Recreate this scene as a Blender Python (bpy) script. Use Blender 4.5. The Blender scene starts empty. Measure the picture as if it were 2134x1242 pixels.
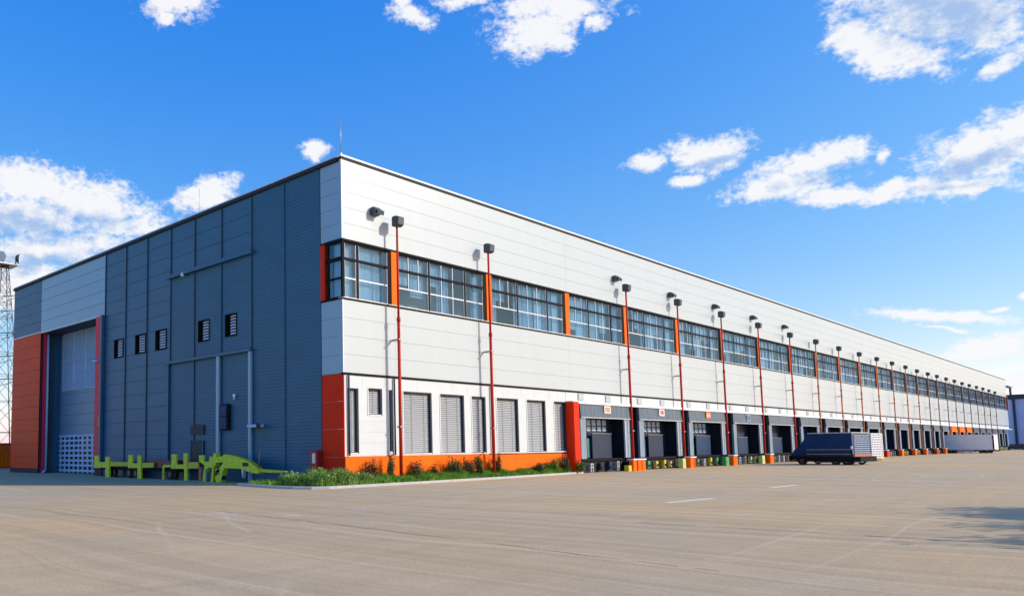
import bpy, math, random
from mathutils import Vector, Matrix
R_ = random.Random(7)
S = bpy.context.scene
COL = S.collection

# ------------------------------------------------------------------ camera
cam_d = bpy.data.cameras.new('camera')
cam = bpy.data.objects.new('camera', cam_d)
COL.objects.link(cam)
S.camera = cam
yaw, pitch, roll = 0.82756, 0.09024, -0.00966
fw = Vector((math.cos(pitch)*math.cos(yaw), math.cos(pitch)*math.sin(yaw), math.sin(pitch)))
rt = Vector((math.sin(yaw), -math.cos(yaw), 0.0))
up = rt.cross(fw)
r2 = rt*math.cos(roll) + up*math.sin(roll)
u2 = -rt*math.sin(roll) + up*math.cos(roll)
cam.matrix_world = Matrix(((r2.x, u2.x, -fw.x, -29.37481), (r2.y, u2.y, -fw.y, -30.78255), (r2.z, u2.z, -fw.z, 2.0), (0, 0, 0, 1)))
cam_d.sensor_fit = 'HORIZONTAL'
cam_d.sensor_width = 36.0
cam_d.lens = 36.0*1632.64/2134.0
cam_d.shift_x = (1067.0-685.1)/2134.0
cam_d.shift_y = (786.65-621.0)/2134.0
cam_d.clip_start = 0.1
cam_d.clip_end = 6000.0

# ------------------------------------------------------------------ light
SUN_AZ = math.atan2(0.573, -0.819)      # clockwise from +Y
SUN_EL = math.radians(28.0)
sd = Vector((math.sin(SUN_AZ)*math.cos(SUN_EL), math.cos(SUN_AZ)*math.cos(SUN_EL), math.sin(SUN_EL)))
sun_d = bpy.data.lights.new('sun', 'SUN')
sun_d.energy = 4.0
sun_d.angle = math.radians(0.5)
sun_d.color = (1.0, 0.95, 0.87)
sun = bpy.data.objects.new('sun', sun_d)
COL.objects.link(sun)
sun.rotation_euler = sd.to_track_quat('Z', 'Y').to_euler()
sun.location = (0, -40, 60)

S.view_settings.view_transform = 'Standard'
S.view_settings.look = 'None'
S.view_settings.exposure = 0.0
S.view_settings.gamma = 1.0
S.render.engine = 'CYCLES'
S.cycles.max_bounces = 6
S.cycles.transparent_max_bounces = 12

CLOUDS = [(1.0259, 0.5321, 0.045, 0.0259, 3.071), (1.0349, 0.5105, 0.0148, 0.0111, 3.063), (0.7099, 0.5193, 0.0379, 0.0122, -2.936), (0.7248, 0.5322, 0.0165, 0.009, -3.085), (0.6448, 0.5305, 0.036, 0.0074, -3.046), (0.5566, 0.4862, 0.0536, 0.0247, -3.126), (0.5301, 0.5101, 0.0753, 0.0197, -2.987), (0.4789, 0.4877, 0.016, 0.0118, -2.981), (0.5259, 0.4722, 0.021, 0.0132, -3.004), (0.139, 0.4189, 0.095, 0.0447, -2.745), (0.1813, 0.3915, 0.0554, 0.0199, -2.652), (0.0951, 0.3531, 0.017, 0.0098, 3.014), (0.2134, 0.4185, 0.0261, 0.0226, -2.871), (0.8437, 0.3755, 0.019, 0.0136, -3.135), (0.8419, 0.3653, 0.0076, 0.0102, -3.136), (0.9873, 0.3175, 0.0494, 0.0207, 2.753), (1.2002, 0.3135, 0.093, 0.0253, 3.12), (1.1326, 0.2976, 0.099, 0.0284, -3.034), (1.2101, 0.2769, 0.1069, 0.0248, 3.06), (1.0859, 0.2753, 0.0534, 0.0126, 3.089), (1.1709, 0.2411, 0.0976, 0.0226, 3.01), (1.2081, 0.199, 0.0717, 0.0452, 3.081), (0.4301, 0.3259, 0.0234, 0.0108, -3.088), (0.3655, 0.3279, 0.0452, 0.0212, 3.13), (0.39, 0.3021, 0.0232, 0.0087, 3.015), (0.2566, 0.2994, 0.0594, 0.0182, 3.068), (0.2851, 0.2819, 0.0578, 0.0154, -3.116), (0.2302, 0.2607, 0.0546, 0.0118, -2.956), (0.194, 0.2955, 0.0112, 0.0088, 2.841), (0.1921, 0.2614, 0.0278, 0.0098, 3.092), (0.1151, 0.2784, 0.0563, 0.0321, 2.858), (0.1411, 0.2543, 0.048, 0.012, -2.927), (0.0888, 0.2942, 0.0234, 0.0197, 2.961), (0.1169, 0.0923, 0.0386, 0.0121, 3.075), (0.1336, 0.0863, 0.0287, 0.0066, 3.002), (0.1146, 0.1276, 0.0106, 0.0042, -3.133), (0.0957, 0.1363, 0.0089, 0.0064, -3.008), (0.1053, 0.0553, 0.0506, 0.0118, 2.93), (0.1541, 0.114, 0.03, 0.0024, -2.863), (0.1591, 0.1261, 0.0622, 0.0067, -2.962)]
SHADES = [(0.1393, 0.4146, 0.0842, 0.0362, -2.749), (1.2098, 0.2659, 0.1007, 0.0222, 3.098), (1.1208, 0.2787, 0.0521, 0.0137, -3.032), (0.1231, 0.2689, 0.042, 0.0102, 2.892), (0.1507, 0.254, 0.041, 0.0047, -3.016), (0.2576, 0.2821, 0.0431, 0.0071, 3.094), (0.3609, 0.3188, 0.0295, 0.0063, 3.124), (1.1761, 0.2266, 0.0738, 0.0136, 3.009)]


W = bpy.data.worlds.new('World')
S.world = W
W.use_nodes = True
nt = W.node_tree
nt.nodes.clear()
def wn(t, **k):
    n = nt.nodes.new(t)
    for a, b in k.items(): setattr(n, a, b)
    return n
def wmath(op, a, b=None, clamp=False):
    n = wn('ShaderNodeMath', operation=op, use_clamp=clamp)
    for i, v in enumerate((a, b)):
        if v is None: continue
        if isinstance(v, (int, float)): n.inputs[i].default_value = v
        else: nt.links.new(v, n.inputs[i])
    return n.outputs[0]
out = wn('ShaderNodeOutputWorld')
bg = wn('ShaderNodeBackground')
sky = wn('ShaderNodeTexSky', sky_type='NISHITA')
sky.sun_disc = False
sky.sun_elevation = SUN_EL
sky.sun_rotation = SUN_AZ
sky.altitude = 0.0
sky.air_density = 1.0
sky.dust_density = 0.6
sky.ozone_density = 3.0
hs = wn('ShaderNodeHueSaturation')
hs.inputs['Saturation'].default_value = 1.28
hs.inputs['Hue'].default_value = 0.5
nt.links.new(sky.outputs[0], hs.inputs['Color'])
# deepen the clear blue: grade the three channels of the sky
ss = wn('ShaderNodeSeparateColor'); nt.links.new(hs.outputs[0], ss.inputs[0])
sc_ = wn('ShaderNodeCombineColor')
nt.links.new(wmath('MULTIPLY', wmath('MAXIMUM', wmath('SUBTRACT', ss.outputs[0], .16), .05), 1.55), sc_.inputs[0])
nt.links.new(wmath('MULTIPLY', wmath('POWER', ss.outputs[1], .86), 1.48), sc_.inputs[1])
nt.links.new(wmath('MULTIPLY', wmath('POWER', ss.outputs[2], .30), 4.05), sc_.inputs[2])
tc = wn('ShaderNodeTexCoord')
sp = wn('ShaderNodeSeparateXYZ')
nt.links.new(tc.outputs['Generated'], sp.inputs[0])
az = wmath('ARCTAN2', sp.outputs[1], sp.outputs[0])
el = wmath('ARCSINE', sp.outputs[2])
# domain warp so the outlines billow
wp = wn('ShaderNodeTexNoise'); wp.inputs['Scale'].default_value = 20.0; wp.inputs['Detail'].default_value = 3.0
nt.links.new(tc.outputs['Generated'], wp.inputs['Vector'])
cmb = wn('ShaderNodeCombineXYZ')
nt.links.new(az, cmb.inputs[0]); nt.links.new(el, cmb.inputs[1])
wv = wn('ShaderNodeVectorMath', operation='SUBTRACT'); nt.links.new(wp.outputs['Color'], wv.inputs[0]); wv.inputs[1].default_value = (.5, .5, .5)
wv2 = wn('ShaderNodeVectorMath', operation='MULTIPLY'); nt.links.new(wv.outputs[0], wv2.inputs[0]); wv2.inputs[1].default_value = (.034, .022, 0)
wv3 = wn('ShaderNodeVectorMath', operation='ADD'); nt.links.new(wv2.outputs[0], wv3.inputs[0]); nt.links.new(cmb.outputs[0], wv3.inputs[1])
def field(lst, vec):
    acc = None
    for (a, e, A, B, ang) in lst:
        m = wn('ShaderNodeMapping', vector_type='TEXTURE')
        m.inputs['Location'].default_value = (a, e, 0)
        m.inputs['Rotation'].default_value = (0, 0, ang)
        m.inputs['Scale'].default_value = (A, B, 1)
        nt.links.new(vec, m.inputs['Vector'])
        l = wn('ShaderNodeVectorMath', operation='LENGTH')
        nt.links.new(m.outputs[0], l.inputs[0])
        acc = l.outputs['Value'] if acc is None else wmath('SMOOTH_MIN' if False else 'MINIMUM', acc, l.outputs['Value'])
    return wmath('SUBTRACT', 1.0, acc)
cf = field(CLOUDS, wv3.outputs[0])
sf = field(SHADES, wv3.outputs[0])
def fbm(vec, scale, det, rough):
    n = wn('ShaderNodeTexNoise'); n.inputs['Scale'].default_value = scale; n.inputs['Detail'].default_value = det; n.inputs['Roughness'].default_value = rough
    nt.links.new(vec, n.inputs['Vector'])
    return n.outputs['Fac']
# stretch the noise sideways a little: cumulus are wider than tall
mp = wn('ShaderNodeMapping'); mp.inputs['Scale'].default_value = (1, 1, 1.5); nt.links.new(tc.outputs['Generated'], mp.inputs['Vector'])
f1 = fbm(mp.outputs[0], 36.0, 12.0, 0.66)
f3 = fbm(mp.outputs[0], 120.0, 8.0, 0.62)
dens = wmath('ADD', wmath('MULTIPLY', cf, 1.35), wmath('MULTIPLY', wmath('SUBTRACT', f1, 0.47), 2.6))
dens = wmath('ADD', dens, wmath('MULTIPLY', wmath('SUBTRACT', f3, 0.5), 1.7))
def smooth(v, a, b):
    n = wn('ShaderNodeMapRange', interpolation_type='SMOOTHSTEP')
    nt.links.new(v, n.inputs['Value']); n.inputs['From Min'].default_value = a; n.inputs['From Max'].default_value = b
    return n.outputs[0]
alpha = smooth(dens, -0.25, 0.85)
# lower parts and thick cores of the big clouds are grey-blue
off = wn('ShaderNodeVectorMath', operation='ADD'); nt.links.new(mp.outputs[0], off.inputs[0]); off.inputs[1].default_value = (.006, -.008, .012)
f2 = fbm(off.outputs[0], 36.0, 12.0, 0.66)
relief = wmath('MULTIPLY', wmath('SUBTRACT', f2, f1), 3.0)
grey = smooth(wmath('ADD', wmath('ADD', sf, wmath('MULTIPLY', wmath('SUBTRACT', f1, .5), 1.0)), relief), -0.35, 1.05)
ccol = wn('ShaderNodeMixRGB'); nt.links.new(grey, ccol.inputs[0])
CW = 6.4
ccol.inputs[1].default_value = (1.0*CW, 1.0*CW, 1.02*CW, 1)
ccol.inputs[2].default_value = (.40*CW, .57*CW, .88*CW, 1)
mixc = wn('ShaderNodeMixRGB'); nt.links.new(wmath('MULTIPLY', alpha, .96), mixc.inputs[0])
nt.links.new(sc_.outputs[0], mixc.inputs[1]); nt.links.new(ccol.outputs[0], mixc.inputs[2])
nt.links.new(mixc.outputs[0], bg.inputs['Color'])
bg.inputs['Strength'].default_value = 0.15
nt.links.new(bg.outputs[0], out.inputs['Surface'])

# ------------------------------------------------------------------ materials
def M(name, col, rough=.6, metal=0.0, var=0.0, vscale=1.0, bump=0.0, bscale=20.0, col2=None, stretch=None, spec=None, mid=.5, contrast=.22):
    m = bpy.data.materials.new(name); m.use_nodes = True
    t = m.node_tree; b = t.nodes['Principled BSDF']
    b.inputs['Roughness'].default_value = rough; b.inputs['Metallic'].default_value = metal
    if spec is not None: b.inputs['Specular IOR Level'].default_value = spec
    b.inputs['Base Color'].default_value = (*col, 1)
    tc = t.nodes.new('ShaderNodeTexCoord'); vec = tc.outputs['Object']
    if stretch:
        mp = t.nodes.new('ShaderNodeMapping'); mp.inputs['Scale'].default_value = stretch
        t.links.new(vec, mp.inputs['Vector']); vec = mp.outputs[0]
    if var or col2:
        n = t.nodes.new('ShaderNodeTexNoise'); n.inputs['Scale'].default_value = vscale; n.inputs['Detail'].default_value = 6
        n.inputs['Roughness'].default_value = .6
        t.links.new(vec, n.inputs['Vector'])
        mr = t.nodes.new('ShaderNodeMapRange'); mr.inputs['From Min'].default_value = mid-contrast; mr.inputs['From Max'].default_value = mid+contrast
        t.links.new(n.outputs['Fac'], mr.inputs['Value'])
        mx = t.nodes.new('ShaderNodeMixRGB'); t.links.new(mr.outputs[0], mx.inputs[0])
        c2 = col2 if col2 else tuple(min(1, c*(1+var)) for c in col)
        c1 = col if col2 else tuple(c*(1-var) for c in col)
        mx.inputs[1].default_value = (*c1, 1); mx.inputs[2].default_value = (*c2, 1)
        t.links.new(mx.outputs[0], b.inputs['Base Color'])
    if bump:
        n = t.nodes.new('ShaderNodeTexNoise'); n.inputs['Scale'].default_value = bscale; n.inputs['Detail'].default_value = 4
        t.links.new(vec, n.inputs['Vector'])
        bp = t.nodes.new('ShaderNodeBump'); bp.inputs['Strength'].default_value = bump; bp.inputs['Distance'].default_value = .02
        t.links.new(n.outputs['Fac'], bp.inputs['Height']); t.links.new(bp.outputs[0], b.inputs['Normal'])
    return m

m_white = M('white_cladding', (.490, .540, .540), .38, var=.028, vscale=.8, stretch=(1.3, 1, .10), spec=.6, contrast=.3)
m_white2 = M('white_render', (.60, .625, .61), .55, var=.05, vscale=1.4)
m_joint = M('panel_joint', (.42, .45, .45), .8)
m_bluegrey = M('slate_cladding', (.016, .110, .205), .5, var=.12, vscale=.8, stretch=(1, .5, 1))
m_grooves = M('slate_groove', (.03, .045, .06), .7)
m_pale = M('pale_cladding', (.24, .40, .52), .4, var=.04, vscale=.6)
m_orange = M('orange_paint', (.95, .15, .004), .6, var=.10, vscale=1.2, spec=.12)
m_red = M('red_paint', (.72, .032, .006), .6, var=.08, vscale=1.0, spec=.12)
m_crimson = M('crimson_paint', (.78, .018, .06), .6, var=.08, vscale=1.0)
m_rust = M('rust_red_cladding', (.78, .052, .012), .45, var=.10, vscale=.5, spec=.08)
m_black = M('black_frame', (.008, .009, .011), .75, spec=.15)
m_dark = M('dark_trim_and_shade', (.03, .038, .05), .7, spec=.2)
m_blind = M('blind_slat', (.42, .43, .425), .5, var=.06, vscale=3.0)
m_curt = M('curtain_cloth', (.45, .62, .72), .9, col2=(.78, .86, .90), vscale=1.6, stretch=(3.5, 1, .25))
m_room = M('room_plaster', (.55, .63, .70), .9, var=.15, vscale=.4)
m_roof = M('roof_membrane', (.35, .35, .35), .8)
m_hood = M('dock_hood_sheet', (.07, .115, .16), .4, var=.45, vscale=1.6, stretch=(2.2, 1, .25), bump=.5, bscale=2.2)
m_curtain = M('dock_side_pad', (.20, .28, .34), .5, var=.25, vscale=2.0, stretch=(3, 1, .3))
m_navy = M('navy_paint_and_shade', (.006, .014, .036), .6, var=.25, vscale=1.0)
m_navy2 = M('navy_rib_reflections', (.008, .02, .05), .5, var=.3, vscale=2.0, stretch=(3, 1, .1))  # vertical tone streaks paint bluish reflections into the door
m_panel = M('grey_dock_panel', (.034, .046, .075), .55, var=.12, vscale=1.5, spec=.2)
m_ribblue = M('blue_curtain_reflections', (.012, .05, .15), .3, var=.6, vscale=2.2, stretch=(3.5, 1, .12))  # streaks paint both curtain ribs and dark-blue reflections
m_panelb = M('blue_dock_panel', (.025, .055, .11), .5, var=.2, vscale=1.5, spec=.2)
m_cabred = M('cabinet_red', (.32, .012, .015), .5, var=.1)
m_teal = M('teal_strip', (.06, .22, .20), .5, var=.2)
m_lightframe = M('light_metal', (.62, .64, .66), .35, metal=.2, var=.1, vscale=3)
m_steel = M('galvanised_steel', (.33, .35, .37), .4, metal=.5, var=.2, vscale=6)
m_yellow = M('yellow_paint', (.75, .52, .03), .5, var=.2, vscale=5)
m_greenp = M('green_paint', (.08, .35, .12), .5, var=.25, vscale=5)
m_palegreen = M('pale_green_paint', (.55, .60, .22), .5, var=.2, vscale=5)
m_door = M('hangar_door_sheet', (.13, .25, .35), .45, var=.08, vscale=.6)
m_pole = M('red_pole_paint', (.50, .028, .010), .6, var=.2, vscale=3, spec=.15)
m_poleo = M('orange_pole_paint', (.55, .14, .03), .45, var=.25, vscale=2)
m_polem = M('brown_pole_paint', (.22, .10, .05), .5, var=.3, vscale=2)
m_head = M('lamp_housing', (.045, .055, .07), .45, var=.15, vscale=6)
m_lens = M('lamp_lens', (.62, .66, .68), .15)
m_lime = M('lime_paint', (.52, .66, .008), .45, var=.28, vscale=5.0, bump=.2)
m_lime2 = M('yellow_lime_paint', (.46, .46, .015), .45, var=.2, vscale=2.0)
m_deck = M('dark_red_steel', (.16, .012, .025), .5, var=.25, vscale=2.0)
m_rubber = M('tyre_rubber', (.015, .015, .016), .8)
m_rim = M('wheel_rim', (.10, .10, .105), .5, metal=.4)
m_blue = M('blue_lorry_paint', (.004, .034, .115), .5, var=.15, vscale=1.2, spec=.2)
m_blued = M('dark_blue_lorry_paint', (.012, .03, .07), .5, var=.3, vscale=2)
m_grey_tr = M('grey_trailer_side', (.84, .83, .82), .45, var=.05, vscale=1.0)
m_whitep = M('white_paint', (.78, .79, .80), .4, var=.04, vscale=2)
m_kerb = M('kerb_concrete', (.46, .44, .41), .8, var=.12, vscale=2.5, bump=.2)
m_soil = M('bed_soil', (.07, .055, .035), .95, var=.3, vscale=3, bump=.6, bscale=8)
m_bark = M('bark', (.10, .07, .05), .9, var=.3, vscale=6, bump=.6, bscale=14)
m_conc_shade = M('shade_dark_concrete', (.010, .013, .019), .8, var=.25, vscale=1.5)  # near-black: the shade in and under the docks is put into the colour
m_brown = M('brown_stick', (.30, .17, .12), .6, var=.2, vscale=5)
m_glassy = M('vehicle_glass', (.01, .013, .02), .08)
m_lilac = M('lilac_blue_panel', (.46, .52, .80), .6, var=.06, vscale=.3)
m_skyblue = M('pale_blue_panel', (.38, .54, .76), .6, var=.06, vscale=.3)
m_navyb = M('navy_frame', (.012, .025, .07), .5, var=.15, vscale=.5)
m_redl = M('red_lamp_lens', (.45, .02, .02), .3)
m_pink = M('rusty_pink_paint', (.5, .22, .17), .6, col2=(.35, .08, .05), vscale=6)
m_mast = M('dark_mast_steel', (.10, .11, .12), .5, metal=.3)
m_dry = M('dry_blade', (.34, .27, .10), .7, var=.2, vscale=4)
m_crack = M('crack_tar', (.24, .18, .12), .9)
m_tag = M('sign_white', (.78, .74, .66), .5)
m_tago = M('sign_orange', (.85, .22, .02), .5)

def leafmat(name, c1, c2, scale):
    m = M(name, c1, .55, col2=c2, vscale=scale, contrast=.16)
    b = m.node_tree.nodes['Principled BSDF']
    b.inputs['Specular IOR Level'].default_value = .25
    return m
m_grass = leafmat('grass_blade', (.05, .19, .012), (.27, .50, .05), 2.5)
m_leaf = leafmat('shrub_leaf', (.018, .055, .012), (.07, .15, .025), 9.0)
m_leafd = leafmat('dark_shrub_leaf', (.03, .025, .015), (.06, .09, .03), 9.0)
m_flower = leafmat('red_flower_leaf', (.22, .03, .02), (.09, .10, .03), 11.0)
m_bush = leafmat('grey_green_blade', (.08, .20, .03), (.36, .50, .13), 5.0)
m_tree = leafmat('tree_leaf', (.03, .08, .012), (.08, .14, .03), 4.0)

def glass_mat():
    m = bpy.data.materials.new('window_glass'); m.use_nodes = True
    t = m.node_tree; t.nodes.clear()
    o = t.nodes.new('ShaderNodeOutputMaterial')
    tr = t.nodes.new('ShaderNodeBsdfTransparent'); tr.inputs[0].default_value = (.68, .88, 1, 1)
    gl = t.nodes.new('ShaderNodeBsdfGlossy'); gl.inputs['Roughness'].default_value = .03; gl.inputs[0].default_value = (.55, .80, 1, 1)
    tcn = t.nodes.new('ShaderNodeTexCoord')
    n = t.nodes.new('ShaderNodeTexNoise'); n.inputs['Scale'].default_value = .9; n.inputs['Detail'].default_value = 2
    bp = t.nodes.new('ShaderNodeBump'); bp.inputs['Strength'].default_value = .25; bp.inputs['Distance'].default_value = .05
    t.links.new(tcn.outputs['Object'], n.inputs['Vector']); t.links.new(n.outputs['Fac'], bp.inputs['Height']); t.links.new(bp.outputs[0], gl.inputs['Normal'])
    fr = t.nodes.new('ShaderNodeFresnel'); fr.inputs['IOR'].default_value = 1.75
    mx = t.nodes.new('ShaderNodeMixShader')
    ad = t.nodes.new('ShaderNodeMath'); ad.operation = 'MULTIPLY_ADD'; ad.inputs[1].default_value = .7; ad.inputs[2].default_value = .03; ad.use_clamp = True
    t.links.new(fr.outputs[0], ad.inputs[0]); t.links.new(ad.outputs[0], mx.inputs[0])
    t.links.new(tr.outputs[0], mx.inputs[1]); t.links.new(gl.outputs[0], mx.inputs[2]); t.links.new(mx.outputs[0], o.inputs[0])
    return m
m_glass = glass_mat()

def ground_mat():
    m = bpy.data.materials.new('yard_asphalt'); m.use_nodes = True
    t = m.node_tree; b = t.nodes['Principled BSDF']; b.inputs['Roughness'].default_value = .82
    b.inputs['Specular IOR Level'].default_value = .3
    L = t.links.new
    def node(ty, **k):
        n = t.nodes.new(ty)
        for a, v in k.items(): setattr(n, a, v)
        return n
    def mth(op, a, c=None, clamp=False):
        n = node('ShaderNodeMath', operation=op, use_clamp=clamp)
        for i, v in enumerate((a, c)):
            if v is None: continue
            if isinstance(v, (int, float)): n.inputs[i].default_value = v
            else: L(v, n.inputs[i])
        return n.outputs[0]
    def noise(vec, sc, det=4, ro=.55, scale=None, rot=0):
        if scale or rot:
            mp = node('ShaderNodeMapping'); mp.inputs['Scale'].default_value = scale or (1, 1, 1); mp.inputs['Rotation'].default_value = (0, 0, rot)
            L(vec, mp.inputs['Vector']); vec = mp.outputs[0]
        n = node('ShaderNodeTexNoise'); n.inputs['Scale'].default_value = sc; n.inputs['Detail'].default_value = det; n.inputs['Roughness'].default_value = ro
        L(vec, n.inputs['Vector']); return n
    def rng(v, a, c, d=0.0, e=1.0):
        n = node('ShaderNodeMapRange'); n.inputs['From Min'].default_value = a; n.inputs['From Max'].default_value = c
        n.inputs['To Min'].default_value = d; n.inputs['To Max'].default_value = e; L(v, n.inputs['Value']); return n.outputs[0]
    def mix(f, a, c, ty='MIX'):
        n = node('ShaderNodeMixRGB', blend_type=ty)
        if isinstance(f, (int, float)): n.inputs[0].default_value = f
        else: L(f, n.inputs[0])
        for i, v in ((1, a), (2, c)):
            if isinstance(v, tuple): n.inputs[i].default_value = (*v, 1)
            else: L(v, n.inputs[i])
        return n.outputs[0]
    tc = node('ShaderNodeTexCoord'); P = tc.outputs['Object']
    # gentle warp so wheel tracks wander
    w = noise(P, .05, 2); ws = node('ShaderNodeVectorMath', operation='SUBTRACT'); L(w.outputs['Color'], ws.inputs[0]); ws.inputs[1].default_value = (.5, .5, .5)
    wm = node('ShaderNodeVectorMath', operation='MULTIPLY'); L(ws.outputs[0], wm.inputs[0]); wm.inputs[1].default_value = (6, 6, 0)
    wa = node('ShaderNodeVectorMath', operation='ADD'); L(wm.outputs[0], wa.inputs[0]); L(P, wa.inputs[1]); Q = wa.outputs[0]
    big = noise(P, .06, 3).outputs['Fac']
    base = mix(rng(big, .35, .65), (.61, .405, .195), (.50, .385, .235))
    med = noise(P, 1.2, 5).outputs['Fac']
    base = mix(1.0, base, mix(rng(med, .3, .7), (.95, .95, .95), (1.045, 1.045, 1.045)), 'MULTIPLY')
    # tracks of traffic along the short side, then along the docks
    sy = noise(Q, 1.0, 8, .68, (1.9, .035, 1)).outputs['Fac']
    sx = noise(Q, 1.0, 8, .68, (.035, 1.2, 1), .06).outputs['Fac']
    base = mix(1.0, base, mix(rng(sy, .32, .68), (.85, .85, .85), (1.13, 1.13, 1.13)), 'MULTIPLY')
    base = mix(1.0, base, mix(rng(sx, .32, .68), (.93, .93, .93), (1.07, 1.07, 1.07)), 'MULTIPLY')
    ln = rng(noise(Q, 1.0, 3, .5, (2.4, .025, 1)).outputs['Fac'], .60, .70)
    base = mix(mth('MULTIPLY', ln, .48), base, (.72, .56, .36))
    ld = rng(noise(Q, 1.3, 3, .5, (2.0, .02, 1), .03).outputs['Fac'], .62, .72)
    base = mix(mth('MULTIPLY', ld, .34), base, (.30, .22, .13))
    lx = rng(noise(Q, 1.0, 3, .5, (.025, 2.2, 1), .03).outputs['Fac'], .66, .72)
    base = mix(mth('MULTIPLY', lx, .42), base, (.70, .56, .38))
    # turning marks: pale scuffed arcs
    sp = node('ShaderNodeSeparateXYZ'); L(Q, sp.inputs[0])
    brk = rng(noise(P, .18, 3).outputs['Fac'], .42, .6)
    acc = None
    for (cx, cy, r, wd) in ((26, -34, 14, .10), (26, -34, 16, .10), (14, -8, 17.5, .09), (36, -42, 23, .14), (36, -42, 25, .14), (60, -40, 26, .2), (60, -40, 28.2, .2), (95, -44, 33, .3), (30, -14, 8.5, .09), (48, -20, 10.5, .14), (20, -30, 9, .06), (40, -28, 12, .12), (-52, 6, 38, .08), (-52, 6, 40, .08)):
        d = node('ShaderNodeVectorMath', operation='DISTANCE'); L(Q, d.inputs[0]); d.inputs[1].default_value = (cx, cy, 0)
        a = mth('ABSOLUTE', mth('SUBTRACT', d.outputs['Value'], r))
        a = mth('SUBTRACT', 1.0, mth('DIVIDE', a, wd*1.6), True)
        acc = a if acc is None else mth('MAXIMUM', acc, a)
    base = mix(mth('MULTIPLY', mth('MULTIPLY', acc, brk), .42), base, (.72, .57, .38))
    fine = noise(P, 16, 6, .75).outputs['Fac']
    base = mix(1.0, base, mix(rng(fine, .3, .7), (.78, .78, .78), (1.19, 1.19, 1.19)), 'MULTIPLY')
    # small dark pits and one long crack
    vo = node('ShaderNodeTexVoronoi'); vo.inputs['Scale'].default_value = 1.1; L(P, vo.inputs['Vector'])
    pit = rng(vo.outputs['Distance'], .0, .035, 1, 0)
    base = mix(mth('MULTIPLY', pit, .6), base, (.12, .11, .10))
    L(base, b.inputs['Base Color'])
    bp = node('ShaderNodeBump'); bp.inputs['Strength'].default_value = .55; bp.inputs['Distance'].default_value = .012
    L(noise(P, 35, 5, .7).outputs['Fac'], bp.inputs['Height']); L(bp.outputs[0], b.inputs['Normal'])
    return m
m_ground = ground_mat()

def faded_mat(name, col, lo, hi, sc):
    m = bpy.data.materials.new(name); m.use_nodes = True
    t = m.node_tree; b = t.nodes['Principled BSDF']; b.inputs['Base Color'].default_value = (*col, 1); b.inputs['Roughness'].default_value = .7
    tc = t.nodes.new('ShaderNodeTexCoord'); n = t.nodes.new('ShaderNodeTexNoise'); n.inputs['Scale'].default_value = sc; n.inputs['Detail'].default_value = 6; n.inputs['Roughness'].default_value = .65
    mp = t.nodes.new('ShaderNodeMapping'); mp.inputs['Scale'].default_value = (.35, 1, 1); t.links.new(tc.outputs['Object'], mp.inputs[0]); t.links.new(mp.outputs[0], n.inputs['Vector'])
    r = t.nodes.new('ShaderNodeMapRange'); r.inputs['From Min'].default_value = lo; r.inputs['From Max'].default_value = hi
    t.links.new(n.outputs['Fac'], r.inputs['Value']); t.links.new(r.outputs[0], b.inputs['Alpha'])
    return m
m_line = faded_mat('road_paint', (.82, .76, .66), .12, .3, 2.5)
m_faded = faded_mat('worn_road_paint', (.76, .64, .48), .36, .72, 1.4)

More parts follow.
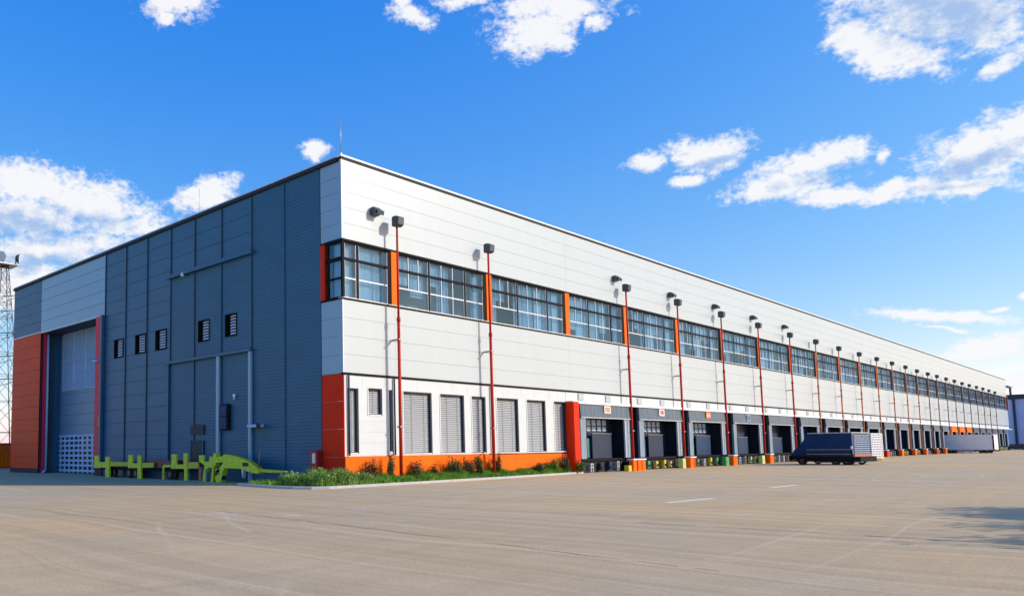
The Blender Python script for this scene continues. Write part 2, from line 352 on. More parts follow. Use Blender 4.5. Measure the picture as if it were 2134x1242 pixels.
# ------------------------------------------------------------------ mesh helpers
class MB:
    def __init__(s): s.v = []; s.f = []; s.m = []; s.mats = []; s.smooth = []
    def mi(s, mat):
        if mat not in s.mats: s.mats.append(mat)
        return s.mats.index(mat)
    def add(s, vs, fs, mat, smooth=False):
        o = len(s.v); s.v += [tuple(v) for v in vs]; k = s.mi(mat)
        for f in fs: s.f.append(tuple(o+i for i in f)); s.m.append(k); s.smooth.append(smooth)
        return s
    def box(s, x0, x1, y0, y1, z0, z1, mat):
        vs = [(x0,y0,z0),(x1,y0,z0),(x1,y1,z0),(x0,y1,z0),(x0,y0,z1),(x1,y0,z1),(x1,y1,z1),(x0,y1,z1)]
        return s.add(vs, [(0,3,2,1),(4,5,6,7),(0,1,5,4),(1,2,6,5),(2,3,7,6),(3,0,4,7)], mat)
    def bbox(s, x0, x1, y0, y1, z0, z1, mat, c=.02):        # box with chamfered vertical and top edges
        poly = [(x0+c,y0),(x1-c,y0),(x1,y0+c),(x1,y1-c),(x1-c,y1),(x0+c,y1),(x0,y1-c),(x0,y0+c)]
        q = [(min(max(x,x0+c),x1-c), min(max(y,y0+c),y1-c)) for x, y in poly]
        vs = [(x,y,z0) for x,y in poly]+[(x,y,z1-c) for x,y in poly]+[(x,y,z1) for x,y in q]
        n = 8; fs = [tuple(range(n-1,-1,-1)), tuple(range(2*n,3*n))]
        for r in (0, n):
            for i in range(n): fs.append((r+i, r+(i+1)%n, r+n+(i+1)%n, r+n+i))
        return s.add(vs, fs, mat)
    def prism(s, pts, axis, a, b, mat):       # polygon extruded along axis (0 x: pts=(y,z); 1 y: pts=(x,z); 2 z: pts=(x,y))
        def P(p, t): return [(t,p[0],p[1]),(p[0],t,p[1]),(p[0],p[1],t)][axis]
        ar = sum(pts[i][0]*pts[(i+1)%len(pts)][1]-pts[(i+1)%len(pts)][0]*pts[i][1] for i in range(len(pts)))
        if (ar > 0) == (axis == 1): pts = pts[::-1]
        n = len(pts); vs = [P(p,a) for p in pts]+[P(p,b) for p in pts]
        fs = [tuple(range(n-1,-1,-1)), tuple(range(n,2*n))]+[(i,(i+1)%n,n+(i+1)%n,n+i) for i in range(n)]
        return s.add(vs, fs, mat)
    def tube(s, p, q, r, mat, n=8, r2=None, cap=True):
        p = Vector(p); q = Vector(q); d = (q-p).normalized()
        a = d.orthogonal().normalized(); b = d.cross(a); r2 = r if r2 is None else r2
        vs = []
        for c, rr in ((p, r), (q, r2)):
            for i in range(n):
                t = 2*math.pi*i/n; vs.append(c+a*rr*math.cos(t)+b*rr*math.sin(t))
        o = len(s.v); s.v += [tuple(v) for v in vs]; k = s.mi(mat)
        for i in range(n): s.f.append((o+i,o+(i+1)%n,o+n+(i+1)%n,o+n+i)); s.m.append(k); s.smooth.append(True)
        if cap:
            for f in (tuple(o+i for i in range(n-1,-1,-1)), tuple(o+n+i for i in range(n))): s.f.append(f); s.m.append(k); s.smooth.append(False)
        return s
    def quad(s, a, b, c, d, mat): return s.add([a,b,c,d], [(0,1,2,3)], mat)
    def build(s, name, parent=None, base=None):
        me = bpy.data.meshes.new(name)
        vs = s.v if base is None else [(x-base[0], y-base[1], z-base[2]) for x, y, z in s.v]
        me.from_pydata(vs, [], s.f); me.polygons.foreach_set('material_index', s.m); me.polygons.foreach_set('use_smooth', s.smooth)
        for m in s.mats: me.materials.append(m)
        me.update()
        o = bpy.data.objects.new(name, me); COL.objects.link(o)
        if parent is not None: o.parent = parent
        elif base is not None: o.location = base
        return o

def tag(o, label=None, cat=None, group=None, kind=None):
    if label: o['label'] = label
    if cat: o['category'] = cat
    if group: o['group'] = group
    if kind: o['kind'] = kind
    return o
def empty(name, loc, label, cat, group=None, rz=0):
    o = bpy.data.objects.new(name, None); COL.objects.link(o); o.location = loc; o.rotation_euler = (0,0,rz); o.empty_display_size = .3
    return tag(o, label, cat, group)
def copy_tree(o, parent=None):
    c = o.copy(); COL.objects.link(c)
    if parent is not None: c.parent = parent
    for ch in [x for x in o.children]: copy_tree(ch, c)
    return c

L_ = 239.4          # length of the dock front
WD = 47.72          # depth of the hall's short side
ZR, ZW1, ZW2, ZP = 18.25, 13.48, 10.30, 6.08
PX = [3.88,12.75,31.61,41.26,51.15,61.07,71.05,80.5,90.07,99.67,108.93,117.94,126.64,134.76,143.06,150.68,158.86,166.85,174.72,182.65,191.14,199.28,207.25,215.71]
PZ = [15.14,15.03,14.9,14.86,14.84,14.73,14.6,14.62,14.54,14.49,14.46,14.41,14.36,14.21,14.19,14.18,14.13,14.12,14.03,14.01,14.04,14.03,13.94,13.83]
BX = [PX[0], PX[1], 22.2] + PX[2:] + [223.8, 231.8]              # bay lines
MX = [4.22, 13.5, 23.35] + [x + .40 + .0145*x for x in PX[2:]] + [227.3, 235.4]   # orange mullion columns behind the poles

# ------------------------------------------------------------------ ground
g = MB()
g.quad((-700,-700,0),(900,-700,0),(900,900,0),(-700,900,0), m_ground)
tag(g.build('ground'), kind='structure')
def sheet(name, pts, z, mat):
    b = MB(); b.add([(x,y,z) for x, y in pts], [tuple(range(len(pts)))], mat); o = b.build(name); tag(o, kind='structure'); return o
def strip(x0,y0,x1,y1,w):
    d = Vector((x1-x0, y1-y0)).normalized(); n = Vector((-d.y, d.x))*w/2
    return [(x0-n.x,y0-n.y),(x1-n.x,y1-n.y),(x1+n.x,y1+n.y),(x0+n.x,y0+n.y)]
sheet('lane_line', strip(-1.9,-18.34,1.37,-18.64,.26), .004, m_line)
sheet('lane_line', strip(10.35,-17.69,13.9,-17.69,.24), .004, m_line)
sheet('lane_line', strip(10.2,-15.9,10.2,-17.61,.10), .004, m_faded)
for (x0,y0,x1,y1,w) in ((-8.6,-11.9,21,-11.4,.22),(-6,-9.75,32,-9.4,.16),(-4,-7.6,30,-7.2,.14),(-3,-6.0,34,-5.4,.12),(22,-12.6,46,-12.0,.18),(-12.4,-13.0,-9.6,-11.6,.35)):
    sheet('worn_line', strip(x0,y0,x1,y1,w), .004, m_faded)
sheet('worn_patch', [(-15.9,-9.2),(-15.1,-9.6),(-14.2,-11.5),(-13.4,-13.6),(-12.9,-16.2),(-13.4,-16.3),(-13.9,-14.4),(-14.8,-12.1),(-15.7,-10.6)], .004, m_faded)

def crack(pts, w, seed):
    r = random.Random(seed); P = []
    for (x0,y0), (x1,y1) in zip(pts[:-1], pts[1:]):
        n = max(2, int(math.hypot(x1-x0, y1-y0)/.35))
        P += [(x0+(x1-x0)*k/n+r.gauss(0,.03), y0+(y1-y0)*k/n+r.gauss(0,.03)) for k in range(n)]
    b = MB()
    for k in range(len(P)-1):
        if r.random() < .12: continue
        q = strip(*P[k], *P[k+1], w*r.uniform(.4, 1.2)); b.add([(x,y,.004) for x, y in q], [(0,1,2,3)], m_crack)
    tag(b.build('ground_crack'), kind='structure')
crack([(-9.4,-21.0),(-9.1,-24.5),(-8.9,-29.5)], .05, 1)
crack([(-14.5,-9.0),(-15.2,-17.0),(-16.3,-26.0)], .04, 2)

# ------------------------------------------------------------------ warehouse
wh = empty('warehouse', (0,0,0), 'long white and slate grey warehouse with orange trim and a row of loading docks', 'warehouse')

def clad_rows(b, x0, x1, z0, z1, n, mat, y=0.0, th=.12, xs=(), gap=.014):
    h = (z1-z0)/n
    cuts = [x0]+[x for x in xs if x0+.3 < x < x1-.3]+[x1]
    for i in range(n):
        for a, c in zip(cuts[:-1], cuts[1:]):
            b.box(a+.006, c-.006, y, y+th-.02, z0+i*h+gap/2, z0+(i+1)*h-gap/2, mat)
    b.box(x0+.01, x1-.01, y+.03, y+th+.05, z0+.01, z1-.01, m_joint)
vj = [23.35, 42.4, 62, 82, 101, 120, 136, 152, 168, 184, 200, 216]
b = MB(); clad_rows(b, .0, L_, ZW1+.12, ZR-.12, 5, m_white, xs=vj); b.build('upper_cladding', wh)
b = MB(); clad_rows(b, .0, L_, ZP+.06, ZW2-.10, 4, m_white, xs=MX); b.build('middle_cladding', wh)
# coping, drips and dark bands
b = MB()
b.box(-.10, L_+.05, -.10, .35, ZR+.0, ZR+.10, m_whitep); b.box(-.03, L_+.02, -.05, .30, ZR-.12, ZR-.001, m_dark)  # dark front band stands in for the shadow line under the coping
b.box(-.10, .30, .351, WD+.1, ZR+.0, ZR+.10, m_lightframe); b.box(-.14, .28, .301, WD+.05, ZR-.22, ZR-.001, m_dark)
b.build('coping', wh)
b = MB(); b.box(.3, L_-.1, .352, WD-.1, ZR-.4, ZR-.05, m_roof); b.build('roof', wh)
b = MB()
b.box(-.04, L_, -.05, .3, ZW1, ZW1+.12, m_black); b.box(-.02, L_, -.07, .3, ZW2-.10, ZW2-.035, m_black); b.box(-.02, L_, -.11, .3, ZW2-.034, ZW2, m_whitep)
b.box(-.04, -.001, .301, 1.45, ZW1, ZW1+.12, m_black); b.box(-.06, -.001, .301, 1.74, ZW2-.10, ZW2-.02, m_black)
b.box(.0, L_, -.06, .2, ZP-.06, ZP+.05, m_black)
b.build('drip_trim', wh)
# end and back walls
b = MB(); b.box(L_-.3, L_-.02, .36, WD, 0, ZR-.41, m_white2); b.box(.3, L_-.31, WD-.3, WD-.02, 0, ZR-.41, m_bluegrey); b.build('rear_wall', wh)
# rooms behind the window band
b = MB(); b.box(.35, L_-.4, 3.2, 3.4, ZW2-.1, ZW1+.2, m_room); b.box(.35, L_-.4, .36, 3.19, ZW1+.11, ZW1+.3, m_room); b.box(.35, L_-.4, .36, 3.19, ZW2-.4, ZW2-.11, m_room)
b.build('upper_room', wh)
# --- upper window bays
def window_bay(i, x0, x1, corner=False):
    w = MB(); tr0, tr1 = 12.42, 12.57; W_ = x1-x0; y0, y1 = .02, .16
    if corner: mains = [x0+.0, x0+1.0, x1-.26]; mw = [.10, .20, .26]
    else: mains = [x0, x0+W_*.325, x0+W_*.735, x1-.28]; mw = [.12, .17, .17, .28]
    for m0, ww in zip(mains, mw): w.box(m0, m0+ww, y0, y1, ZW2, ZW1, m_black)
    for k in range(len(mains)-1):
        a, c = mains[k]+mw[k], mains[k+1]
        w.box(a, c, y0+.01, y1-.01, tr0, tr1, m_black); w.box(a, c, y0+.01, y1-.01, ZW1-.10, ZW1-.001, m_black)
        w.box(a, c, y0+.01, y1-.01, ZW2+.001, ZW2+.05, m_lightframe); w.box(a, c, y0+.02, y1-.02, 11.38, 11.46, m_lightframe)
        nsub = (0 if corner else [3, 3, 1][k] if i < 5 else [3, 4, 2][k])
        for j in range(1, nsub):
            x = a+(c-a)*j/nsub
            for z0, z1 in ((ZW2+.05, 11.379), (11.461, tr0-.001), (tr1+.001, ZW1-.101)): 
                if k == 0 and z0 < 11: continue
                w.box(x-.025, x+.025, y0+.03, y1-.03, z0, z1, m_lightframe if i < 6 else m_steel)
        # slim bright bead round each light
        for z0, z1 in ((ZW2+.05, 11.379), (11.461, tr0-.001), (tr1+.001, ZW1-.101)):
            w.box(a, a+.035, y0+.02, y1-.02, z0, z1, m_lightframe); w.box(c-.035, c, y0+.02, y1-.02, z0, z1, m_lightframe)
    wo = w.build('window', wh)
    p = MB(); p.quad((x0,.09,ZW2+.02),(x1,.09,ZW2+.02),(x1,.09,ZW1-.02),(x0,.09,ZW1-.02), m_glass); p.build('pane', wo)
    # curtains and roller blinds of uneven drop
    r = random.Random(i*17+3); c = MB()
    for k in range(len(mains)-1):
        a, e = mains[k]+mw[k], mains[k+1]; n = max(1, round((e-a)/1.1))
        for j in range(n):
            xa, xb = a+(e-a)*j/n, a+(e-a)*(j+1)/n
            t = r.random()
            if t < .14: continue
            drop = ZW2+.02 if t < .75 else ZW2+r.uniform(.4, 1.9)
            if r.random() < .5:       # pleated curtain
                N = 14; pts = []
                for q in range(N+1): pts.append((xa+(xb-xa)*q/N, .42+.06*math.sin(q*2.4+r.random())))
                for q in range(N):
                    c.quad((pts[q][0],pts[q][1],drop),(pts[q+1][0],pts[q+1][1],drop),(pts[q+1][0],pts[q+1][1],ZW1-.1),(pts[q][0],pts[q][1],ZW1-.1), m_curt)
            else: c.box(xa+.03, xb-.03, .36, .38, drop, ZW1-.1, m_curt)
    if c.v: c.box(x0+.05, x1-.05, .44, .47, ZW1-.098, ZW1-.06, m_steel); c.build('curtains', wo)
window_bay(0, .12, MX[0]-.27, True)
for i in range(len(MX)-1): window_bay(i+1, MX[i]+.30, MX[i+1]-.32)
window_bay(60, MX[-1]+.30, L_-.4)
for i, x in enumerate(MX):
    b = MB(); b.box(x-.265, x+.295, -.04, .3, ZW2+.001, ZW1-.001, m_black if i > 4 else m_orange)
    if 4 < i < 12: b.box(x+.02, x+.295, -.045, -.0405, ZW2+.01, ZW1-.01, m_orange)
    b.build('mullion_column', wh)
b = MB(); b.box(L_-.35, L_+.1, -.2, .5, ZW2-.2, ZW1+.6, m_red); tag(b.build('end_column', wh), 'red end column with pale cap beside the last window')
# corner window on the short side
w = MB()
for z0, z1 in ((ZW2+.001, ZW2+.07), (11.36, 11.46), (12.40, 12.60), (ZW1-.1, ZW1-.001)): w.box(.02, .14, .14, 1.40, z0, z1, m_black)
w.box(.02, .16, .0, .139, ZW2, ZW1, m_black); w.box(.02, .14, 1.15, 1.22, ZW2+.07, ZW1-.1, m_black)
wo = w.build('window', wh)
p = MB(); p.quad((.08,1.42,ZW2+.02),(.08,.1,ZW2+.02),(.08,.1,ZW1-.02),(.08,1.42,ZW1-.02), m_glass); p.build('pane', wo)
c = MB(); c.box(.3, .34, .4, .95, ZW2, ZW1-.1, m_curt); c.box(.3, .33, 1.1, 1.4, ZW2+.1, ZW1-1, m_blind); c.build('curtain', wo)
b = MB(); b.box(-.04, .3, 1.42, 1.76, ZW2+.001, ZW1-.001, m_red); b.build('mullion_column', wh)
# corner column of the short side: pale panels above, red below
b = MB()
def col_rows(b, y0, y1, z0, z1, n, mat, x=0.0):
    h = (z1-z0)/n
    for i in range(n): b.box(x, x+.1, y0, y1, z0+i*h+.011, z0+(i+1)*h-.011, mat)
    b.box(x+.03, x+.2, y0+.005, y1-.005, z0, z1, m_joint)
col_rows(b, .005, 1.74, ZW1+.121, ZR-.23, 5, m_pale); b.build('corner_cladding', wh); b = MB(); col_rows(b, .005, 1.74, ZP+.02, ZW2-.101, 4, m_pale)
b.build('corner_cladding', wh)
b = MB(); col_rows(b, .005, 1.74, .0, ZP+.01, 4, m_red); b.box(-.02, .03, -.035, .004, 0, ZP-.07, m_red)
b.build('corner_panel', wh)
b = MB(); b.box(-.02, .03, -.02, .0045, ZP+.06, ZW2-.11, m_whitep); b.box(-.02, .03, -.02, .0045, ZW1+.13, ZR-.13, m_whitep); b.build('corner_trim', wh)
# --- ground floor beside the corner: white wall with louvred openings over an orange plinth
OP = [(.33,1.14,1.71,5.30),(1.83,3.04,3.83,5.36),(3.52,3.90,1.75,5.33),(4.74,7.39,1.63,5.30),(8.11,10.57,1.61,5.28),(11.27,12.84,1.60,5.26),(13.97,16.55,1.60,5.26),(17.51,19.95,1.60,5.25),(21.0,22.62,1.62,5.25)]
b = MB(); xe = .005
for (x0,x1,z0,z1) in OP:
    b.box(xe, x0, -.0, .5, 1.56, ZP-.07, m_white2)
    b.box(x0, x1, -.0, .5, z1, ZP-.07, m_white2)
    b.box(x0, x1, .0, .5, 1.56, z0, m_white2); xe = x1
b.box(xe, 22.8, .0, .5, 1.56, ZP-.07, m_white2)
for x in (1.45, 3.28, 6.1, 9.4, 10.95, 13.4, 15.4, 17.0, 18.6, 20.5): b.box(x-.008, x+.008, -.004, .01, 5.42, ZP-.08, m_joint)
for z in (3.5, 2.9, 2.3): b.box(1.5, 3.4, -.004, .01, z-.008, z+.008, m_joint)
b.build('lower_wall', wh)
for k, (x0,x1,z0,z1) in enumerate(OP):
    f = MB(); d = .09
    f.box(x0+.001, x0+.06, -.03, .45, z0+.001, z1-.001, m_whitep); f.box(x1-.13, x1-.001, .02, .45, z0+.001, z1-.001, m_dark)  # right jamb strip coloured dark to add to the jamb's shadow
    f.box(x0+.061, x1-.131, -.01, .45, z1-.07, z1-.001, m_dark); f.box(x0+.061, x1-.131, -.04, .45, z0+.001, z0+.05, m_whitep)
    fo = f.build('louvred_window', wh)
    s = MB(); z = z0+.10; n = 0
    r = random.Random(k)
    s.box(x0+.07, x1-.135, .40, .43, z0+.06, z1-.08, m_dark)
    while z < z1-.12:
        t = r.uniform(-.006, .006)
        s.add([(x0+.07,.14,z+t),(x1-.135,.14,z-t),(x1-.135,.205,z+.102-t),(x0+.07,.205,z+.102+t)], [(0,1,2,3)], m_blind)
        z += .118
    for q in ([.5] if x1-x0 < 2 else [.36, .78]):
        x = x0+(x1-x0)*q; s.box(x-.012, x+.012, .115, .13, z0+.06, z1-.08, m_steel)
    s.build('blind', fo)
b = MB(); b.box(.005, 3.9, -.10, .5, .0, 1.555, m_orange); b.box(3.912, 12.9, -.10, .5, .0, 1.555, m_orange); b.box(12.912, 21.75, -.10, .5, .0, 1.50, m_orange); b.build('plinth', wh)
b = MB(); b.box(21.762, 22.62, -.14, .3, .0, 1.45, m_red); b.box(22.62, 23.45, -.62, .6, .0, 5.26, m_red); b.box(22.66, 23.41, -.66, -.621, .05, 5.20, m_red); b.build('fin_wall', wh)
b = MB()
for x in (.32, 3.98, 13.35): b.tube((x, -.09, 1.6 if x > 1 else 1.6), (x, -.09, ZP-.08), .05, m_dark)  # dark tubes beside the poles stand in for pole shadows on the wall
b.build('downpipe_and_shadow', wh)

# --- wall above the docks, ledge and vents
b = MB(); b.box(22.81, L_-.05, .0, .5, 5.33, ZP-.07, m_white2)
for x in BX[2:]: b.box(x+.5, x+.56, -.01, .02, 5.34, ZP-.08, m_joint)
b.build('dock_wall', wh)
b = MB(); b.box(22.62, L_-.05, -.62, .6, 5.27, 5.33, m_whitep); b.box(23.46, L_-.05, -.60, .6, 5.14, 5.269, m_whitep); b.build('dock_ledge', wh)
for i in range(2, len(BX)-1):
    for q in (.28, .72):
        x = BX[i]+(BX[i+1]-BX[i])*q
        v = MB(); v.box(x-.42, x+.42, -.05, -.001, 5.44, 5.94, m_steel)
        for k in range(5): v.box(x-.36, x+.36, -.07, -.051, 5.48+k*.09, 5.53+k*.09, m_lightframe)
        if i < 14: v.build('vent', wh)

# --- loading docks
def glyph(b, x0, x1, z0, z1, y, kind):
    w, h = x1-x0, z1-z0
    def bar(a, c, e, f, m=m_tago): b.box(x0+a*w, x0+c*w, y-.012, y, z0+e*h, z0+f*h, m)
    if kind == 0:
        for a in (.12, .33, .54, .75): bar(a, a+.13, .10, .88)
        bar(.10, .45, .66, .76, m_tag); bar(.46, .54, .78, .88)
    elif kind == 1:
        bar(.2, .36, .1, .86, m_red); bar(.36, .62, .72, .86, m_red); bar(.5, .64, .45, .72, m_red); bar(.36, .6, .38, .48, m_red); bar(.56, .78, .1, .4, m_red); bar(.7, .84, .3, .86, m_red)
    else:
        for a in (.1, .3, .52, .72): bar(a, a+.12, .18, .7, m_tag)
        bar(.1, .42, .64, .76, m_tag); bar(.52, .84, .64, .76, m_tag)
def dock(i, x0, x1, orange=False):
    r = random.Random(100+i); W_ = x1-x0
    dk = bpy.data.objects.new('loading_dock', None); COL.objects.link(dk); dk.parent = wh; dk.location = (x0, 0, 0)
    if orange: dk['label'] = 'loading dock with orange painted surround'
    base = (x0, 0, 0)
    hm = m_orange if orange else m_hood; cm = m_orange if orange else m_curtain
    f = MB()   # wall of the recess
    f.box(x0-1.0, x0+.3, .62, .8, 0, 5.13, m_conc_shade); f.box(x1-.3, x1+1.4, .62, .8, 0, 5.13, m_conc_shade)
    f.box(x0+.301, x1-.301, 1.5, 1.6, 0, 5.13, m_conc_shade); f.box(x0+.02, x0+.3, -.30, .619, .9, 5.13, m_navy); f.box(x1-.3, x1-.02, -.30, .619, .9, 5.13, m_navy)  # recess sides coloured dark navy for the shade they lie in
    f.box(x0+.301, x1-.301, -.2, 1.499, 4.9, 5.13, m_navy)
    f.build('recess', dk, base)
    h = MB()   # hood with sagging folds
    N = 22; zt, zb = 5.13, 4.16; fr = []
    for k in range(N+1):
        x = x0+W_*k/N; y = -.52+.025*math.sin(k*1.9+i)+.02*r.uniform(-1, 1)
        fr.append((x, y, zb+.02*r.uniform(-1, 1)))
    for k in range(N):
        a, c = fr[k], fr[k+1]
        h.add([(a[0],a[1]-.03,a[2]),(c[0],c[1]-.03,c[2]),(c[0],-.50,zt),(a[0],-.50,zt)], [(0,1,2,3)], hm, True)
    h.box(x0, x1, -.46, -.3, zb, zt, hm); h.box(x0+.02, x1-.02, -.60, -.56, zb-.06, zb-.005, m_lightframe)
    h.build('hood', dk, base)
    for a, c, lean in ((x0, x0+.66, 0), (x1-.80, x1-.0, .14)):
        s = MB()
        s.box(a, c, -.50, -.32, 1.05, zb-.061, cm)
        if c > x1-.5: s.box(a-.10, a-.001, -.52, -.40, 1.05, zb-.061, m_lightframe); s.box(c-.4, c-.34, -.53, -.501, 1.05, zb-.07, m_lightframe)
        else: s.box(c+.001, c+.05, -.52, -.4, 1.05, zb-.061, m_lightframe)
        s.build('side_pad', dk, base)
    xa, xb = x0+.35, x1-.35
    d = MB()   # door leaf
    yd = .72 if i < 5 else r.choice((.45, .60, .72)); zd = 1.1 if i % 4 or i < 5 else r.uniform(1.6, 2.6)
    d.box(xa, xb, .72 if i < 5 else yd, .80 if i < 5 else yd+.06, zd, 4.89, m_navy2 if i < 5 else m_ribblue)
    if zd > 1.2: d.box(xa, xb, yd-.04, yd+.08, zd-.12, zd-.001, m_steel)
    if i < 5: d.box(xa, xa+(xb-xa)*.42, .60, .719, 2.95, 3.12, m_blue)
    xm = xa+(xb-xa)*.40
    if i < 5: d.box(xm-.5, xm-.02, .52, .719, 1.1, 2.6, m_teal if i == 0 else m_blue)
    do = d.build('door', dk, base)
    if i < 5 or i in (8, 13):
        q = MB(); xp0, xp1 = x0+W_*.40, x0+W_*(.79-.05*(i % 2)); zp_ = [2.95,2.9,2.86,2.75,2.7][min(i,4)]; q.bbox(xp0, xp1, .30, .42, 1.05, zp_, m_panel if i < 2 else m_panelb, .03); q.box(xp0-.04, xp1+.04, .28, .43, zp_+.001, zp_+.04, m_steel); q.build('dock_panel', dk, base)
    if i < 3:
        rows = [(3.18, 3.52), (3.62, 4.06)]
        px0 = xa+(xb-xa)*.36; px1 = xa+(xb-xa)*.83
        for k in range(4):
            u0 = px0+(px1-px0)*(k+.12)/4; u1 = px0+(px1-px0)*(k+.80)/4
            for z0, z1 in rows: g = MB(); g.box(u0, u1, .690, .7195, z0, z1, m_skyblue); g.box(u0, u1, .66, .689, z0, z0+.05, m_lightframe); g.build('door_window', dk, base)
        for k in range(2):
            u0 = xa+.12+.85*k; g = MB(); g.box(u0, u0+.5, .69, .7195, 3.5, 4.06, m_skyblue); g.box(u0-.04, u0+.6, .62, .7195, 3.42, 3.5, m_whitep); g.build('door_window', dk, base)
    if i < 4:
        sx0 = x0+W_*(.44 if i else .45); s = MB()
        if i < 3:
            zz0, zz1 = 4.50, 5.08
            s.bbox(sx0, sx0+1.0, -.60, -.545, zz0, zz1, m_tago if i == 2 else m_tag, .02); glyph(s, sx0+.06, sx0+.94, zz0+.04, zz1-.04, -.601, i)
        else:
            s.box(sx0, sx0+1.0, -.59, -.545, 4.40, 5.0, m_skyblue); s.box(sx0+.05, sx0+.95, -.595, -.591, 4.45, 4.95, m_hood)
        s.build('dock_sign', dk, base)
    p = MB(); p.box(x0-.2, x1+.2, -.10, .61, 0, .88, m_conc_shade); p.box(x0+.66, x1-.81, -.30, .61, .881, 1.04, m_black); p.build('dock_base', dk, base)
    cols = [[m_black, m_lightframe, m_conc_shade, m_blue, m_lightframe, m_black],
            [m_lightframe, m_green_ if False else m_greenp, m_yellow, m_yellow, m_palegreen, m_palegreen],
            [m_yellow, m_greenp, m_lightframe, m_yellow, m_greenp, m_greenp],
            [m_lightframe, m_lightframe, m_steel, m_palegreen, m_palegreen, m_lightframe],
            [m_lightframe, m_steel, m_lightframe, m_lightframe, m_steel, m_lightframe]][i if i < 5 else (4 if i % 3 == 0 else 1 if i % 3 == 1 else 3)]
    n = len(cols)
    for k in range(n):
        u = x0+.1+(W_-.9)*k/(n-1)+r.uniform(-.12, .12); ww = r.uniform(.22, .38); z0 = .14; z1 = r.uniform(.62, .82)
        m = MB()
        if cols[k] in (m_lightframe, m_steel):
            m.box(u, u+.06, -.40, -.32, .05, z1, cols[k]); m.box(u+ww, u+ww+.06, -.40, -.32, .05, z1, cols[k]); m.box(u+.06, u+ww, -.39, -.33, z1-.07, z1, cols[k]); m.box(u+.06, u+ww, -.39, -.33, .40, .46, cols[k])
            m.box(u+.02, u+.05, -.319, -.101, .3, .36, cols[k]); m.box(u+ww+.01, u+ww+.05, -.319, -.101, .3, .36, cols[k])
            m.build('guard_frame', dk, base)
        else:
            m.bbox(u, u+ww, -.42, -.101, z0, z1, cols[k], .03); m.box(u+.05, u+ww-.05, -.44, -.421, z0+.08, z0+.3, m_black)
            m.build('bumper', dk, base)
    return dk
dn = 0
for i in range(2, len(BX)-1):
    x0 = BX[i]+[0,0,1.6,1.5,1.45,1.9][min(i,5)]; x1 = BX[i+1]-.1
    if i >= 7: x0 = BX[i]+2.3
    dock(dn, x0, x1, orange=(17 <= i <= 19)); dn += 1
# gap walls between docks
b = MB(); b.box(23.46, L_-.05, .85, 1.05, 0, 5.13, m_conc_shade); b.build('dock_back_wall', wh)

# --- small floodlights on the upper wall
for x, z in ((2.54,15.58),(30.82,15.65),(41.02,15.58),(50.92,15.67),(61.0,15.64),(70.88,15.61)):
    m = MB(); m.prism([(-.42,z-.20),(-.05,z-.26),(-.001,z+.02),(-.05,z+.2),(-.3,z+.2),(-.45,z+.05)], 0, x-.28, x+.24, m_head)
    m.prism([(-.50,z-.26),(-.42,z-.205),(-.46,z+.05),(-.56,z-.05)], 0, x-.2, x+.34, m_head); m.box(x-.1, x+.1, -.04, -.0, z-.1, z+.1, m_black)
    m.build('wall_light', wh)
# lightning rods
for x, y, z0, z1 in ((.12,.12,ZR+.1,20.7),(29.8,.2,ZR+.1,19.4),(.2,14.6,ZR+.1,20.2)):
    m = MB(); m.tube((x,y,z0),(x,y,z1),.03 if y < 1 else .014,m_steel,6,.012); m.box(x-.04,x+.04,y-.04,y+.04,z0,z0+.15,m_steel); m.build('lightning_rod', wh)

# ------------------------------------------------------------------ short side (plane x = 0)
def ribbed(b, y0, y1, z0, z1, pitch, amp, mat):
    n = int((z1-z0)/pitch); p = (z1-z0)/n; pr = []
    for i in range(n):
        z = z0+i*p; pr += [(0, z), (0, z+p*.45), (-amp, z+p*.55), (-amp, z+p*.92)]
    pr.append((0, z1)); vs = []; 
    for x, z in pr: vs += [(x, y0, z), (x, y1, z)]
    b.add(vs, [(2*i, 2*i+2, 2*i+3, 2*i+1) for i in range(len(pr)-1)], mat)
    b.box(.012, .2, y0, y1, z0, z1, m_grooves)
GY = [1.76, 4.97, 8.2, 11.5, 14.73, 17.87, 21.23, 24.52, 28.0]
HW = [(24.9,26.37),(21.41,22.97),(18.46,19.97),(12.94,14.29),(9.83,11.11)]; HZ = (9.28, 10.76)
def panelled(b, y0, y1, z0, z1, n, mat, x=0.0):
    h = (z1-z0)/n
    for i in range(n): b.box(x, x+.1, y0, y1, z0+i*h+.014, z0+(i+1)*h-.014, mat)
    b.box(x+.03, x+.2, y0, y1, z0, z1, m_grooves)
for k in range(8):
    y0, y1 = GY[k]+.02, GY[k+1]-.02
    hole = [h for h in HW if y0 < h[0] and h[1] < y1+.05]
    b = MB()
    secs = [(y0, y1, 0.02, ZR-.23)]
    if hole:
        h = hole[0]; h1 = min(h[1], y1-.02)
        secs = [(y0, y1, .02, HZ[0]), (y0, y1, HZ[1], ZR-.23), (y0, h[0], HZ[0], HZ[1]), (h1, y1, HZ[0], HZ[1])]
    for a, c, z0, z1 in secs:
        if c-a < .03: continue
        if k >= 5: panelled(b, a, c, z0, z1, max(1, round((z1-z0)/1.05)), m_bluegrey)
        elif k >= 2 and z0 > 9 and z1 > 16:
            panelled(b, a, c, 14.6, z1, 3, m_bluegrey); ribbed(b, a, c, z0, 14.59, .20, .021, m_bluegrey)
        elif k >= 2 and z0 < 1 and z1 > 16:
            panelled(b, a, c, 14.6, z1, 3, m_bluegrey); ribbed(b, a, c, z0, 14.59, .20, .021, m_bluegrey)
        else: ribbed(b, a, c, z0, z1, .20, .021, m_bluegrey)
    b.build('side_cladding', wh)
    b = MB(); b.box(-.075, .1, GY[k+1]-.02, GY[k+1]+.02, .02, ZR-.23, m_grooves if k != 0 else m_bluegrey); b.build('joint_trim', wh)
